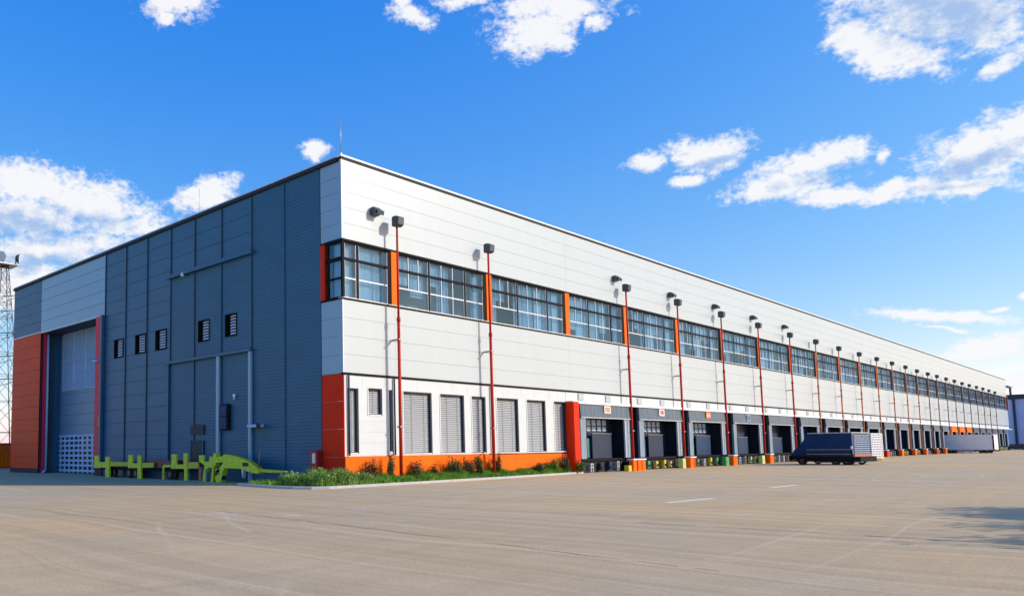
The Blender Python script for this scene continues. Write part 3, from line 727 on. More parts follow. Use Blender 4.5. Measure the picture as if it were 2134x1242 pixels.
for (a, c) in HW:
    f = MB(); f.box(-.06, .3, a, a+.05, *HZ, m_black); f.box(-.06, .3, c-.05, c, *HZ, m_black); f.box(-.06, .3, a+.05, c-.05, HZ[1]-.05, HZ[1], m_black); f.box(-.06, .3, a+.05, c-.05, HZ[0], HZ[0]+.05, m_black)
    f.box(.30, .34, a, c, *HZ, m_black)
    fo = f.build('louvre_window', wh)
    s = MB()
    for q in range(7):
        z = HZ[0]+.12+q*.19; s.add([(.0,a+.06,z),(.0,c-.5,z),(.10,c-.5,z+.13),(.10,a+.06,z+.13)], [(0,3,2,1)], m_whitep)
    s.build('slats', fo)
# surface rails, conduits and fittings
def pt(name, mat, *bs):
    m = MB()
    for q in bs: m.box(*q, mat)
    return m.build(name, wh)
pt('cable_rail', m_bluegrey, (-.30,-.06,8.0,18.1,14.25,14.5))
pt('sliding_door_rail', m_bluegrey, (-.30,-.06,8.1,18.2,8.08,8.28))
pt('sliding_door_frame', m_pale, (-.22,-.06,8.12,8.36,.02,8.079)); pt('sliding_door_frame', m_pale, (-.22,-.06,11.56,11.86,.02,8.079)); pt('sliding_door_frame', m_bluegrey, (-.16,-.06,17.92,18.14,.02,8.079))
m = MB(); m.box(-.10,-.055,13.56,15.0,.02,2.62,m_navy); m.box(-.13,-.101,13.5,13.56,.02,2.7,m_bluegrey); m.box(-.13,-.101,15.0,15.06,.02,2.7,m_bluegrey); o = m.build('personnel_door', wh)
m = MB(); m.box(-.17,-.101,13.66,13.74,1.15,1.3,m_steel); m.build('handle', o)
pt('notice_board', m_navy, (-.12,-.055,13.46,15.05,3.03,3.67))
m = MB(); m.box(-.24,-.055,10.45,11.36,3.23,4.91,m_black); m.box(-.29,-.241,10.62,11.3,4.15,4.82,m_blue); m.box(-.29,-.241,10.62,11.3,3.32,4.08,m_blue); m.build('switch_cabinet', wh)
m = MB(); m.box(-.5,-.06,6.95,8.1,3.34,3.5,m_skyblue); m.box(-.56,-.501,6.8,7.1,3.28,3.56,m_dark); m.build('bracket_arm', wh)
m = MB(); m.tube((-.055,9.93,5.42),(-.2,9.93,5.42),.10,m_whitep,10); m.tube((-.15,9.93,5.36),(-.15,9.93,5.15),.05,m_whitep,8); m.build('wall_lamp', wh)
m = MB(); m.tube((-.31,15.9,14.1),(-.31,15.9,14.3),.12,m_whitep,10); m.box(-.33,-.20,15.85,15.95,14.3,14.42,m_whitep); m.build('wall_lamp', wh)
m = MB(); m.box(-.45,-.01,1.72,2.3,.0,1.9,m_cabred); m.box(-.47,-.451,1.85,2.1,1.2,1.75,m_lightframe); m.build('meter_cabinet', wh)
# pale panels over the big door, slate panels and rust-red cladding at the far end
b = MB(); panelled(b, 28.03, 40.98, 13.08, ZR-.23, 5, m_pale); b.box(-.03, .2, 28.03, 40.98, 13.0, 13.079, m_lightframe); b.build('side_cladding', wh)
b = MB(); panelled(b, 41.02, WD, 13.16, ZR-.23, 5, m_bluegrey); b.box(-.03, .2, 41.02, WD, 13.08, 13.159, m_lightframe); b.build('side_cladding', wh)
b = MB(); panelled(b, 41.02, WD, .42, 13.079, 11, m_rust); b.box(.0, .3, 41.0, WD, .0, .4, m_dark); b.build('side_panel', wh)
b = MB(); b.box(-.12, .36, 28.28, 29.46, .6, 13.0, m_crimson); b.box(-.02, .36, 28.28, 29.46, 0, .59, m_dark); b.build('door_fin', wh)
b = MB(); b.box(-.32, -.0, 28.0, 28.27, 1.0, 13.0, m_bluegrey); b.build('door_post', wh)
m = MB(); m.box(-.5,-.121,28.7,29.1,9.2,9.4,m_skyblue); m.build('bracket_arm', wh)
m = MB(); m.box(-.18,-.121,28.5,28.65,4.0,4.7,m_yellow); m.build('warning_plate', wh)
# recess and big door
b = MB()
b.box(.36, 2.3, 29.2, 29.44, 0, 13.0, m_pale)                    # right jamb
b.box(.301, .60, 41.0, 41.2, 0, 13.0, m_crimson); b.box(.601, 2.3, 41.0, 41.2, 0, 13.0, m_bluegrey)
b.box(.201, 2.3, 29.2, 41.2, 13.0, 13.07, m_grooves)
b.build('door_recess', wh)
m = MB(); m.tube((.72,40.9,.3),(.72,40.9,12.98),.10,m_skyblue,10); m.tube((.72,40.9,.3),(.35,40.75,.05),.10,m_skyblue,10); m.build('downpipe_and_shadow', wh)
m = MB(); m.box(.92, 1.2, 40.8, 40.99, 0, 12.98, m_grooves); m.build('door_track', wh)
b = MB(); panelled(b, 29.45, 40.99, 3.4, 12.98, 10, m_door, 2.0)
bd = b.build('hangar_door', wh)
b = MB()
for k in range(3):
    a = 33.2+k*2.45; c = a+2.3
    b.box(1.94, 1.999, a-.07, a, 7.7, 12.9, m_skyblue); b.box(1.94, 1.999, c, c+.07, 7.7, 12.9, m_skyblue)
    for q in range(26):
        z = 7.78+q*.197; b.add([(1.93,a,z),(1.93,c,z),(1.995,c,z+.13),(1.995,a,z+.13)], [(0,3,2,1)], m_skyblue)
b.box(1.94, 1.999, 33.13, 40.4, 12.9, 12.97, m_skyblue); b.box(1.94, 1.999, 33.13, 40.4, 7.6, 7.699, m_skyblue)
b.build('door_louvre', bd)
b = MB(); ys = [33.0+i*.95 for i in range(9)]; zs = [.25,.72,1.15,1.6,2.05,2.5,2.95,3.38]
for y in ys: b.box(1.94, 2.05, y-.1, y+.1, .05, 3.39, m_skyblue)
for z in zs: b.box(1.95, 2.04, 29.5, 40.98, z-.09, z+.09, m_skyblue)
b.build('door_window_grid', bd)
b = MB(); b.box(2.06, 2.12, 29.45, 40.99, .05, 3.39, m_glassy); b.box(2.0, 2.2, 29.45, 40.99, 0, .049, m_dark); b.build('door_glazing', bd)

# ------------------------------------------------------------------ lamp poles in front of the docks
ORD = ['first','second','third','fourth','fifth','sixth','seventh','eighth','ninth','tenth','eleventh','twelfth','thirteenth','fourteenth','fifteenth','sixteenth','seventeenth','eighteenth','nineteenth','twentieth','twenty-first','twenty-second','twenty-third','last']
def lamp_post(x, zt, mat, label):
    r = empty('lamp_post', (x, -.6, 0), label, 'lamp post', 'floodlight poles along the dock front')
    m = MB(); m.tube((0,0,0),(0,0,zt*.62),.105,mat,10,.09); m.tube((0,0,zt*.62),(0,0,zt-.30),.072,mat,10,.065)
    m.tube((0,0,zt*.62-.15),(0,0,zt*.62+.10),.118,mat,10); m.build('pole', r)
    for z in (3.2, 8.2): 
        b = MB(); b.box(-.05,.05,.10,.56 if z > 6 else .2,z-.05,z+.05,m_steel); b.box(-.15,.15,-.14,-.10,z-.04,z+.04,m_steel); b.build('bracket', r)
    h = MB(); h.prism([(-.26,zt+.24),(-.02,zt+.31),(.20,zt+.26),(.20,zt-.28),(-.05,zt-.33),(-.18,zt-.20)], 0, -.22, .20, m_head)
    h.prism([(-.36,zt+.18),(-.265,zt+.245),(-.185,zt-.20),(-.10,zt-.34),(-.32,zt-.24)], 0, -.24, .24, m_head); h.tube((0,0,zt-.31),(0,0,zt-.20),.13,m_head,10)
    ho = h.build('lamp_head', r)
    l = MB(); l.box(.201,.23,-.22,.10,zt-.04,zt+.20,m_lens); l.build('lens', ho)
    return r
for i, (x, z) in enumerate(zip(PX, PZ)):
    if i == 0: lb = 'red floodlight pole in the garden bed, closest to the building corner'
    elif i == 1: lb = 'red floodlight pole in the garden bed, second from the building corner'
    elif i == 23: lb = 'farthest floodlight pole, at the distant end of the dock row'
    elif i < 7: lb = 'red floodlight pole by the docks, %s pole from the building corner' % ORD[i]
    else: lb = '%s floodlight pole by the docks, %s pole from the building corner' % (['rusty orange','brown'][i > 13], ORD[i])
    lamp_post(x, z, m_pole if i < 7 else (m_poleo if i < 14 else m_polem), lb)

# guard blocks at the pole feet
def block(x, y, w, d, h, mat, name, label, cat, group, cap=True):
    r = empty(name, (x, y, 0), label, cat, group)
    m = MB(); m.bbox(-w/2, w/2, -d/2, d/2, 0, h, mat, .04); m.box(-w*.3, w*.3, -d/2-.012, -d/2, h*.35, h*.6, mat); m.build('body', r)
    if cap: c = MB(); c.bbox(-w/2-.06, w/2+.06, -d/2-.06, d/2+.06, h, h+.10, m_whitep, .02); c.build('cap', r)
    return r
GB = 'orange guard blocks at the lamp pole feet'
for i in range(2, 23):
    x = PX[i]
    if i == 2:
        for dx, w, lb in ((-.78,.55,'pale topped orange guard block, leftmost of the three at the third lamp pole'),(.02,.60,'orange guard block in the middle of the three at the third lamp pole'),(.74,.58,'orange guard block, rightmost of the three at the third lamp pole')):
            block(x+dx-.05, -.95, w, .4, .86, m_orange, 'guard_block', lb, 'guard block', GB)
    elif i == 3:
        block(x+.1, -.98, .78, .45, .90, m_orange, 'guard_block', 'wide orange guard block with white cap at the fourth lamp pole', 'guard block', GB)
        block(x+.78, -.95, .42, .4, .88, m_red, 'guard_block', 'narrow red guard block beside the wide orange one at the fourth lamp pole', 'guard block', GB)
    else:
        block(x+.1, -.98, 1.0, .45, .92, m_orange if i % 4 != 2 else m_red, 'guard_block', '%s guard block with white cap, at the foot of the %s lamp pole' % ('orange' if i % 4 != 2 else 'red', ORD[i]), 'guard block', GB)
YB = 'yellow and green posts beside the docks'
for x, w, mt, lb in ((30.15,.5,m_yellow,'short yellow post left of the orange blocks at the third lamp pole'),(40.1,.62,m_palegreen,'pale yellow green post left of the fourth lamp pole'),(49.7,.75,m_greenp,'green post left of the fifth lamp pole'),(59.2,.8,m_palegreen,'pale yellow green post left of the sixth lamp pole'),(92.6,1.1,m_yellow,'bright yellow post behind the white crate stand near the blue container'),(95.2,1.2,m_yellow,'bright yellow post right of another one, near the tenth lamp pole')):
    block(x, -.85, w, .4, .45 if x < 31 else .85, mt, 'dock_post', lb, 'post', YB, False)

# ------------------------------------------------------------------ garden bed
kin = [(-3.35,4.8),(-3.85,1.3),(-3.75,-.4),(-3.4,-1.25),(-2.7,-1.62),(-1.5,-1.66),(1.2,-1.62),(5.2,-1.52),(12.5,-1.25),(23.6,-.42)]
kout = [(-3.55,4.95),(-4.1,1.35),(-4.02,-.45),(-3.6,-1.4),(-2.8,-1.85),(-1.5,-1.9),(1.2,-1.86),(5.2,-1.76),(12.5,-1.49),(23.75,-.64)]
k = MB(); H = .13
n = len(kin)
for i in range(n-1):
    a, b_, c, d = kin[i], kin[i+1], kout[i+1], kout[i]
    # split the long runs into kerb stones
    ln = math.hypot(d[0]-c[0], d[1]-c[1]); q = max(1, round(ln/1.9))
    for j in range(q):
        def lerp(p, r, t): return (p[0]+(r[0]-p[0])*t, p[1]+(r[1]-p[1])*t)
        e = .006/ln if q > 1 else 0
        t0, t1 = j/q+e, (j+1)/q-e
        p0, p1, p2, p3 = lerp(d,c,t0), lerp(d,c,t1), lerp(a,b_,t1), lerp(a,b_,t0)
        i0, i1 = lerp(p0,p3,.14), lerp(p1,p2,.14)
        k.add([(*p0,0),(*p1,0),(*p2,0),(*p3,0),(*p0,H-.03),(*p1,H-.03),(*i1,H),(*i0,H),(*p2,H),(*p3,H)], [(0,1,5,4),(4,5,6,7),(7,6,8,9),(1,2,8,6,5),(3,0,4,7,9),(2,3,9,8)], m_kerb)
tag(k.build('kerb'), kind='structure')
s = MB(); bed = kin + [(23.4,-.16),(-.12,-.16),(-.12,4.8)]
s.add([(x,y,.09) for x, y in bed], [tuple(range(len(bed)))], m_soil)
# bed as one polygon is concave: split it
s = MB(); front = kin[3:]; s.add([(x,y,.09) for x, y in front]+[(23.4,-.16,.09),(-.1,-.16,.09),(-.1,-1.2,.09)] if False else [(x,y,.09) for x, y in front]+[(23.4,-.11,.09),(-3.4,-.11,.09)], [tuple(range(len(front)+2))], m_soil)
s.add([(x,y,.088) for x, y in kin[:3]]+[(-3.4,-.2,.088),(-.06,-.2,.088),(-.06,4.8,.088)], [tuple(range(6))], m_soil)
tag(s.build('planting_soil'), kind='structure')
def front_y(x):
    for (x0,y0),(x1,y1) in zip(kin[4:-1], kin[5:]):
        if x0 <= x <= x1: return y0+(y1-y0)*(x-x0)/(x1-x0)
    return -1.5
def blade(b, x, y, z, h, w, lean, az, mat):
    dx, dy = math.cos(az), math.sin(az); px, py = -dy*w/2, dx*w/2
    m = (x+dx*lean*.35, y+dy*lean*.35, z+h*.6); t = (x+dx*lean, y+dy*lean, z+h)
    b.add([(x-px,y-py,z),(x+px,y+py,z),(m[0]+px*.8,m[1]+py*.8,m[2]),(m[0]-px*.8,m[1]-py*.8,m[2]),t], [(0,1,2,3),(3,2,4)], mat)
def leafq(b, c, size, mat, r):
    u = Vector((r.gauss(0,1), r.gauss(0,1), r.gauss(0,1))).normalized(); v = u.orthogonal().normalized(); v.rotate(Matrix.Rotation(r.uniform(0, 6.28), 3, u)) 
    w = u.cross(v); c = Vector(c)
    b.add([c-v*size, c+w*size*.38, c+v*size, c-w*size*.38], [(0,1,2,3)], mat)
r = random.Random(5); gb = MB()
def clump(x, y, s=1.0):
    return .5+.5*math.sin(x*1.7+1.3*math.sin(y*2.1+x*.6))*math.cos(x*.63+.4)
for _ in range(42000):
    x = r.uniform(-3.0, 23.2); yf = front_y(x)+.06; y = r.uniform(yf, -.14)
    c = clump(x, y); d = (y-yf)/max(.2, -.14-yf)
    h = (.22+.30*d)*(.6+.8*c)*r.uniform(.6, 1.25)
    blade(gb, x, y, .09, h, r.uniform(.016, .035), h*r.uniform(.1, .7), r.uniform(0, 6.28), m_dry if r.random() < .07+.25*(c < .18) else m_grass)
for _ in range(15000):
    x = r.uniform(-3.2, 23.2); yf = front_y(x)+.08; y = r.uniform(yf, -.16); c = clump(x, y); d = (y-yf)/max(.2, -.14-yf)
    leafq(gb, (x, y, .12+r.random()*(.12+.30*d)*(.5+c)), r.uniform(.03, .06), m_grass, r)
for _ in range(3500):
    y = r.uniform(-.5, 4.3); x = r.uniform(-3.4, -.3); h = r.uniform(.1, .3)
    blade(gb, x, y, .09, h, .025, h*.5, r.uniform(0, 6.28), m_grass)
tag(gb.build('grass'), 'bright green uneven grass filling the kerbed bed along the orange plinth', 'grass', kind='stuff')
def shrub(x, y, h, w, leaf, label, n=500, seed=0, leaf2=None, size=.05, stems=6):
    r = random.Random(seed); ro = empty('shrub', (x, y, .09), label, 'shrub', 'shrubs in the kerbed bed')
    st = MB(); lf = MB(); tips = []
    for k in range(stems):
        a = r.uniform(0, 6.28); t = (math.cos(a)*w*.4*r.random(), math.sin(a)*min(w*.4,.35)*r.random(), h*r.uniform(.55, .95))
        st.tube((t[0]*.15,t[1]*.15,0), t, .014, m_bark, 5, .006); tips.append(t)
        for q in range(3):
            f = r.uniform(.45, 1); a2 = r.uniform(0, 6.28); e = (t[0]*f+math.cos(a2)*w*.2, t[1]*f+math.sin(a2)*w*.15, t[2]*f+r.uniform(.02,.14)*h)
            st.tube((t[0]*f,t[1]*f,t[2]*f), e, .007, m_bark, 4, .003); tips.append(e)
    for k in range(n):
        t = r.choice(tips); f = r.uniform(.25, 1.05)
        c = (t[0]*f+r.gauss(0,.07)*w, t[1]*f+r.gauss(0,.06)*w, max(.03, t[2]*f+r.gauss(0,.05)*h))
        leafq(lf, c, size*r.uniform(.6, 1.4), leaf2 if leaf2 and r.random() < .45 else leaf, r)
    st.build('stems', ro); lf.build('leaves', ro); return ro
SH = [(1.55,-.50,.98,.95,m_flower,m_leafd,'reddish flowering shrub, first from the corner, against the orange plinth'),
(3.0,-.62,1.25,.55,m_leafd,m_leaf,'thin dark upright shrub under the nearest lamp pole'),
(5.3,-.55,.90,1.0,m_flower,m_leaf,'low reddish shrub in front of the first wide shutter'),
(6.9,-.5,.70,.6,m_leafd,m_flower,'small sparse brown shrub between the first two wide shutters'),
(8.6,-.62,.98,1.15,m_leaf,None,'round dark green shrub under the second wide shutter'),
(10.3,-.50,1.0,1.0,m_flower,m_leaf,'red flowering shrub just right of the round dark green one'),
(11.3,-.6,1.15,.8,m_leaf,m_leafd,'tall green shrub beside the red flowering one'),
(13.1,-.55,1.22,.7,m_leafd,m_leaf,'dark pointed shrub at the foot of the second lamp pole'),
(17.9,-.55,.68,1.1,m_leaf,None,'low green shrub below the last full shutter'),
(19.9,-.5,.85,.9,m_leaf,m_grass,'bushy green shrub near the right end of the orange plinth'),
(21.6,-.42,1.0,.8,m_leaf,m_leafd,'dark green shrub in front of the low red wall'),
(22.9,-.85,.72,.7,m_leaf,m_grass,'last green shrub in the bed beside the first dock')]
for q, (x,y,h,w,l1,l2,lb) in enumerate(SH): shrub(x,y,h*1.38,w*1.35,l1,lb,int(1300*w/.8),q+11,l2,.06,9)
def tuft(x, y, h, w, label, n, seed):
    r = random.Random(seed); b = MB()
    for _ in range(n):
        a = r.uniform(0, 6.28); q = w*math.sqrt(r.random()); hh = h*(1-.55*(q/w)**2)*r.uniform(.45, 1.1)
        blade(b, math.cos(a)*q, math.sin(a)*q, 0, hh, r.uniform(.02,.045), hh*r.uniform(.1,.75), a+r.gauss(0,1.0), m_bush)
    for _ in range(n//2):
        a = r.uniform(0, 6.28); q = w*math.sqrt(r.random()); hh = h*(1-.5*(q/w)**2)
        leafq(b, (math.cos(a)*q, math.sin(a)*q, r.uniform(.1, 1)*hh), r.uniform(.05, .09), m_bush, r)
    o = b.build('grass_tuft'); o.location = (x, y, .09); tag(o, label, 'ornamental grass', 'tall grasses round the corner'); return o
tuft(-1.0,-.85,.95,.85,'tall grey green grass clump directly below the red corner panel',1500,1)
tuft(-2.3,-.7,.85,.8,'broad sunlit grass clump at the outer bend of the kerb',1400,2)
tuft(-1.5,.55,.95,.8,'dark shaded grass clump beside the red meter cabinet',1200,3)
tuft(-2.6,.9,.7,.7,'loose grass clump at the kerb left of the sunlit one',1000,4)
tuft(-2.0,2.2,.75,.6,'small shaded grass clump nearest the tail of the green machine',700,5)
tuft(.6,-.9,.7,.6,'short grass clump at the left end of the orange plinth',900,6)

# ------------------------------------------------------------------ lime green equipment on the shaded short side
def slab(name, pts, x, th, mat, parent, drop=0.0):
    m = MB(); m.prism([(y, z-drop) for y, z in pts], 0, x-th/2, x+th/2, mat); return m.build(name, parent)
w = empty('flatbed_trailer', (-.75, 20, 0), 'long dark red low flatbed trailer parked behind the lime green stands', 'trailer')
m = MB(); m.box(-.35,.35,-4.9,6.2,.78,1.02,m_deck); m.box(-.36,-.351,-4.9,6.2,.70,.80,m_black); m.box(-.3,.3,-4.9,-.9,1.021,1.30,m_deck); m.box(-.3,.3,.0,5.9,1.021,1.18,m_deck); m.build('deck', w)
m = MB(); m.box(-.25,.25,-4.8,6.0,.56,.779,m_black); m.build('chassis', w)
def wheel(parent, x, y, z, r, wd, axis='x'):
    t = MB(); 
    if axis == 'x': t.tube((x-wd/2,y,z),(x+wd/2,y,z),r,m_rubber,18)
    else: t.tube((x,y-wd/2,z),(x,y+wd/2,z),r,m_rubber,18)
    o = t.build('wheel', parent); q = MB(); e = wd/2+.012
    if axis == 'x': q.tube((x-e,y,z),(x+e,y,z),r*.55,m_rim,14)
    else: q.tube((x,y-e,z),(x,y+e,z),r*.55,m_rim,14)
    q.build('rim', o); return o
for y in (-3.8, .9, 1.9, 4.9): 
    for x in (-.2, .2): wheel(w, x, y, .34, .34, .16)
GS = 'lime green stands along the short side'
A = [(26.81,1.63),(26.15,1.63),(26.14,1.14),(25.05,1.14),(25.07,1.54),(24.4,1.54),(24.37,.0),(24.99,.0),(25.0,.73),(26.94,.69)]
A2 = [(24.36,1.18),(21.54,1.16),(21.53,.87),(24.36,.83)]
B = [(21.5,1.67),(20.83,1.67),(20.82,1.08),(20.11,1.09),(20.13,1.65),(19.61,1.65),(19.58,.0),(20.1,.0),(20.1,.75),(21.47,.73)]
B2 = [(19.57,1.13),(17.94,1.14),(17.94,.81),(19.57,.77)]
C = [(15.53,1.72),(14.88,1.71),(14.87,1.04),(14.01,1.05),(14.02,1.77),(13.57,1.79),(13.56,.0),(13.91,.0),(13.91,.77),(15.51,.75)]
C2 = [(13.55,1.21),(12.28,1.22),(12.27,.81),(13.55,.79)]
CL = [(16.71,.0),(16.72,.86),(16.56,1.0),(15.55,1.01),(15.54,.87),(16.45,.84),(16.58,.74),(16.57,.0)]
D = [(12.17,1.65),(11.58,1.66),(11.61,1.28),(11.06,1.23),(10.93,1.5),(11.06,1.56),(10.55,1.56),(10.41,.0),(10.57,.0),(10.71,.87),(11.13,.88),(11.35,.0),(11.74,.0),(11.54,1.03),(12.14,1.26)]
BD = [(10.30,1.79),(10.06,1.78),(9.97,1.56),(9.4,1.57),(9.15,1.71),(8.45,1.66),(7.46,1.5),(6.5,1.25),(5.68,.84),(5.68,.59),(6.26,.62),(7.46,.85),(9.14,.87),(9.34,.45),(9.5,.0),(9.99,.0),(10.12,.35),(9.66,.49),(9.6,.9),(9.21,1.22),(9.99,1.2),(10.28,.82),(10.34,.0),(10.56,.0)]
def stand(label, first, seconds, yb):
    ro = empty('steel_stand', (-1.25, yb, 0), label, 'steel stand', GS)
    sh = lambda P: [(y-yb, z) for y, z in P]
    slab('frame', sh(first), 0, .12, m_lime, ro)
    for nm, P, mt in seconds: slab(nm, sh(P), .02, .09, mt, ro)
    return ro
stand('lime green stand shaped like a figure 4 with yellow bar, nearest the big door', A, [('tow_bar', A2, m_lime2)], 25)
stand('lime green figure 4 stand with short yellow bar, second from the big door', B, [('tow_bar', B2, m_lime2)], 20.5)
stand('tallest lime green figure 4 stand with bent leg, below the notice board', C, [('tow_bar', C2, m_lime2), ('side_leg', CL, m_lime)], 14.5)
ro = stand('lime green stand with two splayed legs, beside the tall figure 4 stand', D, [], 11)
m = MB(); m.box(-.1,.1,.9,1.1,0,.9,m_pink); m.build('strut', ro); m = MB(); m.box(-.1,.1,.2,.36,0,.8,m_teal); m.build('strut', ro)
mc = empty('green_loader', (-1.3, 8, 0), 'lime green machine with arched body and a long low tail boom, beside the corner grasses', 'machine')
sh = lambda P: [(y-8, z) for y, z in P]
slab('body', sh(BD), 0, .34, m_lime, mc)
slab('boom', sh([(5.86,.86),(4.66,.82),(3.25,.78),(3.25,.70),(4.66,.66),(5.74,.70)]), 0, .16, m_lime, mc)
m = MB(); m.box(-.18,-.171,-1.35,-.75,1.0,1.22,m_navy); m.build('hatch', mc)
wheel(mc, .0, 1.75, .40, .40, .3)
m = MB(); m.tube((-.1,-2.42,2.0),(0,-2.06,.8),.04,m_brown,8); m.build('lever', mc)
m = MB(); m.prism([(-.55,.9),(-.78,.9),(-.65,.3)], 0, -.1, .1, m_lightframe); m.build('claw', mc)
m = MB(); m.box(-.15,.15,1.55,2.1,.62,.82,m_lime2); m.build('step', mc)

# ------------------------------------------------------------------ blue container lorry backed to the fifth dock
bt = empty('container_lorry', (56.0, -9.8, 0), 'dark blue container lorry with slanted front backed against the docks', 'lorry', rz=math.radians(-4))
WX = 4.3
m = MB(); m.prism([(5.1,.95),(5.1,1.35),(4.55,1.75),(3.75,2.92),(.02,2.98),(-.0,.92)], 0, 0, WX, m_blue); m.build('body', bt)
m = MB(); m.box(-.03,WX+.03,-.02,3.75,2.982,3.05,m_lightframe); m.build('roof_rail', bt)
m = MB(); m.box(-.05,-.001,.2,3.9,1.42,1.47,m_steel); m.box(-.05,-.001,.2,3.9,.98,1.03,m_steel)
for q in range(24): m.box(-.035,-.001,.25+q*.153,.31+q*.153,1.031,1.419,m_blued)
m.build('rib_panel', bt)
m = MB(); m.box(.05,WX-.05,-.10,-.001,1.05,2.9,m_blued)
for q in range(9): m.box(.1,WX-.1,-.14,-.101,1.12+q*.2,1.17+q*.2,m_skyblue)
for q in range(12): m.box(.1+q*.36,.15+q*.36,-.13,-.1005,1.1,2.85,m_steel)
m.build('rear_mesh', bt)
m = MB(); m.box(-.02,WX+.02,-.16,-.02,.78,1.04,m_pink); m.build('rear_bumper', bt)
m = MB(); m.box(-.02,.02,-.06,.0,.95,2.98,m_lightframe); m.tube((-.08,.06,1.75),(-.08,.06,1.45),.07,m_whitep,8); m.build('corner_post', bt)
m = MB(); m.box(.1,WX-.1,-.05,5.2,.55,.91,m_blued); m.box(.01,WX-.01,-.6,5.2,.30,.78,m_black); m.box(-.02,.1,.3,5.3,.60,.82,m_black); m.prism([(5.2,.4),(5.2,1.0),(5.6,.85),(5.6,.45)], 0, .2, WX-.2, m_black); m.box(.15,.3,.9,3.3,.2,.5,m_steel); m.box(.0,.25,-.7,-.06,.25,.33,m_steel); m.build('chassis', bt)
for y in (.6, 1.5, 4.4):
    for x in (.22, WX-.22): wheel(bt, x, y, .40, .40, .34)
for y in (4.2, 4.85): 
    m = MB(); m.box(-.03,-.021,y,y+.3,.36,.52,m_redl); m.build('tail_light', bt)
# white crate stand beyond its rear
cs = empty('crate_rack', (78.6, -6.2, 0), 'white open rack of square holes standing behind the blue lorry', 'rack')
m = MB()
for q in range(8): m.box(-.04,.04, -.0, .1, .35, 3.1, m_whitep) if False else None
NX, NZ = 7, 10
for q in range(NX+1): m.box(q*.68-.11, q*.68+.11, 0, .12, .35, 3.12, m_whitep)
for q in range(NZ+1): m.box(-.14, NX*.68+.14, .01, .11, .35+q*.277-.055, .35+q*.277+.055, m_whitep)
m.build('lattice', cs)
m = MB(); m.box(-.1,NX*.68+.1,.16,1.2,.35,3.0,m_navy); m.build('backing_crate', cs)
m = MB(); m.box(0,.15,.2,1.1,0,.349,m_steel); m.box(NX*.68-.15,NX*.68,.2,1.1,0,.349,m_steel); m.box(-.1,NX*.68+.1,-.06,.0,.14,.24,m_yellow); m.build('base', cs)

# ------------------------------------------------------------------ white trailer
tr = empty('box_trailer', (156.7, -7.1, 0), 'pale grey sided white box trailer backed against the far docks', 'trailer')
m = MB(); m.box(0,4.6,.0,7.3,.62,3.30,m_grey_tr); m.build('body', tr)
m = MB(); m.box(-.04,4.64,-.03,7.34,3.301,3.42,m_whitep); m.box(-.05,-.001,.0,7.3,.6,.68,m_whitep); m.box(-.05,-.001,7.2,7.3,.681,3.30,m_steel); m.build('roof_rail', tr)
m = MB(); m.box(-.02,4.62,-.10,-.001,.62,3.30,m_whitep); m.box(-.07,-.021,-.12,.1,.62,3.30,m_black); m.box(2.25,2.3,-.12,-.101,.65,3.28,m_steel); m.build('rear_door', tr)
m = MB(); m.box(.3,4.3,.1,7.2,.42,.619,m_black); m.box(.1,.25,2.8,5.2,.15,.5,m_lightframe); m.box(0,4.6,-.3,-.11,.35,.5,m_black); m.build('chassis', tr)
for y in (1.0, 1.9, 6.2):
    for x in (.3, 4.3): wheel(tr, x, y, .36, .36, .3)
for y in (3.4, 4.4, 5.2): m = MB(); m.box(.1,.2,y,y+.1,0,.42,m_whitep); m.build('landing_leg', tr)

# ------------------------------------------------------------------ parked cars at the far right
def car(x, y, rz, mat, label):
    r = empty('parked_car', (x, y, 0), label, 'car', 'cars parked at the far right', rz)
    m = MB(); m.prism([(-2.1,.35),(-2.15,.75),(-1.9,.92),(-1.2,1.0),(1.25,.98),(2.05,.8),(2.15,.45),(2.05,.3)], 1, -.85, .85, mat); m.build('body', r)
    m = MB(); m.prism([(-1.75,.97),(-1.2,1.42),(.25,1.46),(1.1,.99)], 1, -.72, .72, m_glassy); m.box(-1.15,.2,-.66,.66,1.43,1.49,mat); m.build('cabin', r)
    for a in (-1.35, 1.4):
        for c in (-.76, .76): wheel(r, a, c, .33, .33, .22, 'y')
    for c in (-.6, .6):
        h = MB(); h.box(2.06,2.13,c-.2,c+.2,.58,.72,m_lens); h.build('headlight', r); h = MB(); h.box(-2.17,-2.1,c-.2,c+.2,.66,.82,m_redl); h.build('tail_light', r)
    return r
car(232, -1.8, math.radians(100), m_blued, 'dark car parked by the last docks, leftmost of the far cars')
car(244, .3, math.radians(95), m_navyb, 'navy car parked in front of the pale blue building, between two other cars')
car(252, -.9, math.radians(-80), m_blue, 'bright blue car parked at the far right edge, rightmost of the far cars')

# ------------------------------------------------------------------ neighbouring building at the far right
nb = empty('neighbouring_building', (262, 0, 0), 'distant pale blue and navy building beyond the far end of the warehouse', 'building')
m = MB(); m.box(.3,60,-40,40,0,14.0,m_lilac); m.build('wall', nb)
m = MB(); m.box(-.2,60.2,-40.2,40.2,14.001,15.3,m_navyb); m.build('roof_band', nb)
for y in (1.2, -2.6, -12, -22, -32, 9): 
    m = MB(); m.box(-.15,.5,y-.28,y+.28,0,14.0,m_navyb); m.build('column', nb)
m = MB(); m.box(.1,.299,1.5,3.6,0.01,13.8,m_skyblue); m.build('pale_panel', nb)
m = MB(); m.box(-8,-.21,1.0,2.2,17.2,17.5,m_pale); m.box(-1,.2,1.4,1.8,15.31,17.19,m_navyb); m.build('canopy', nb)

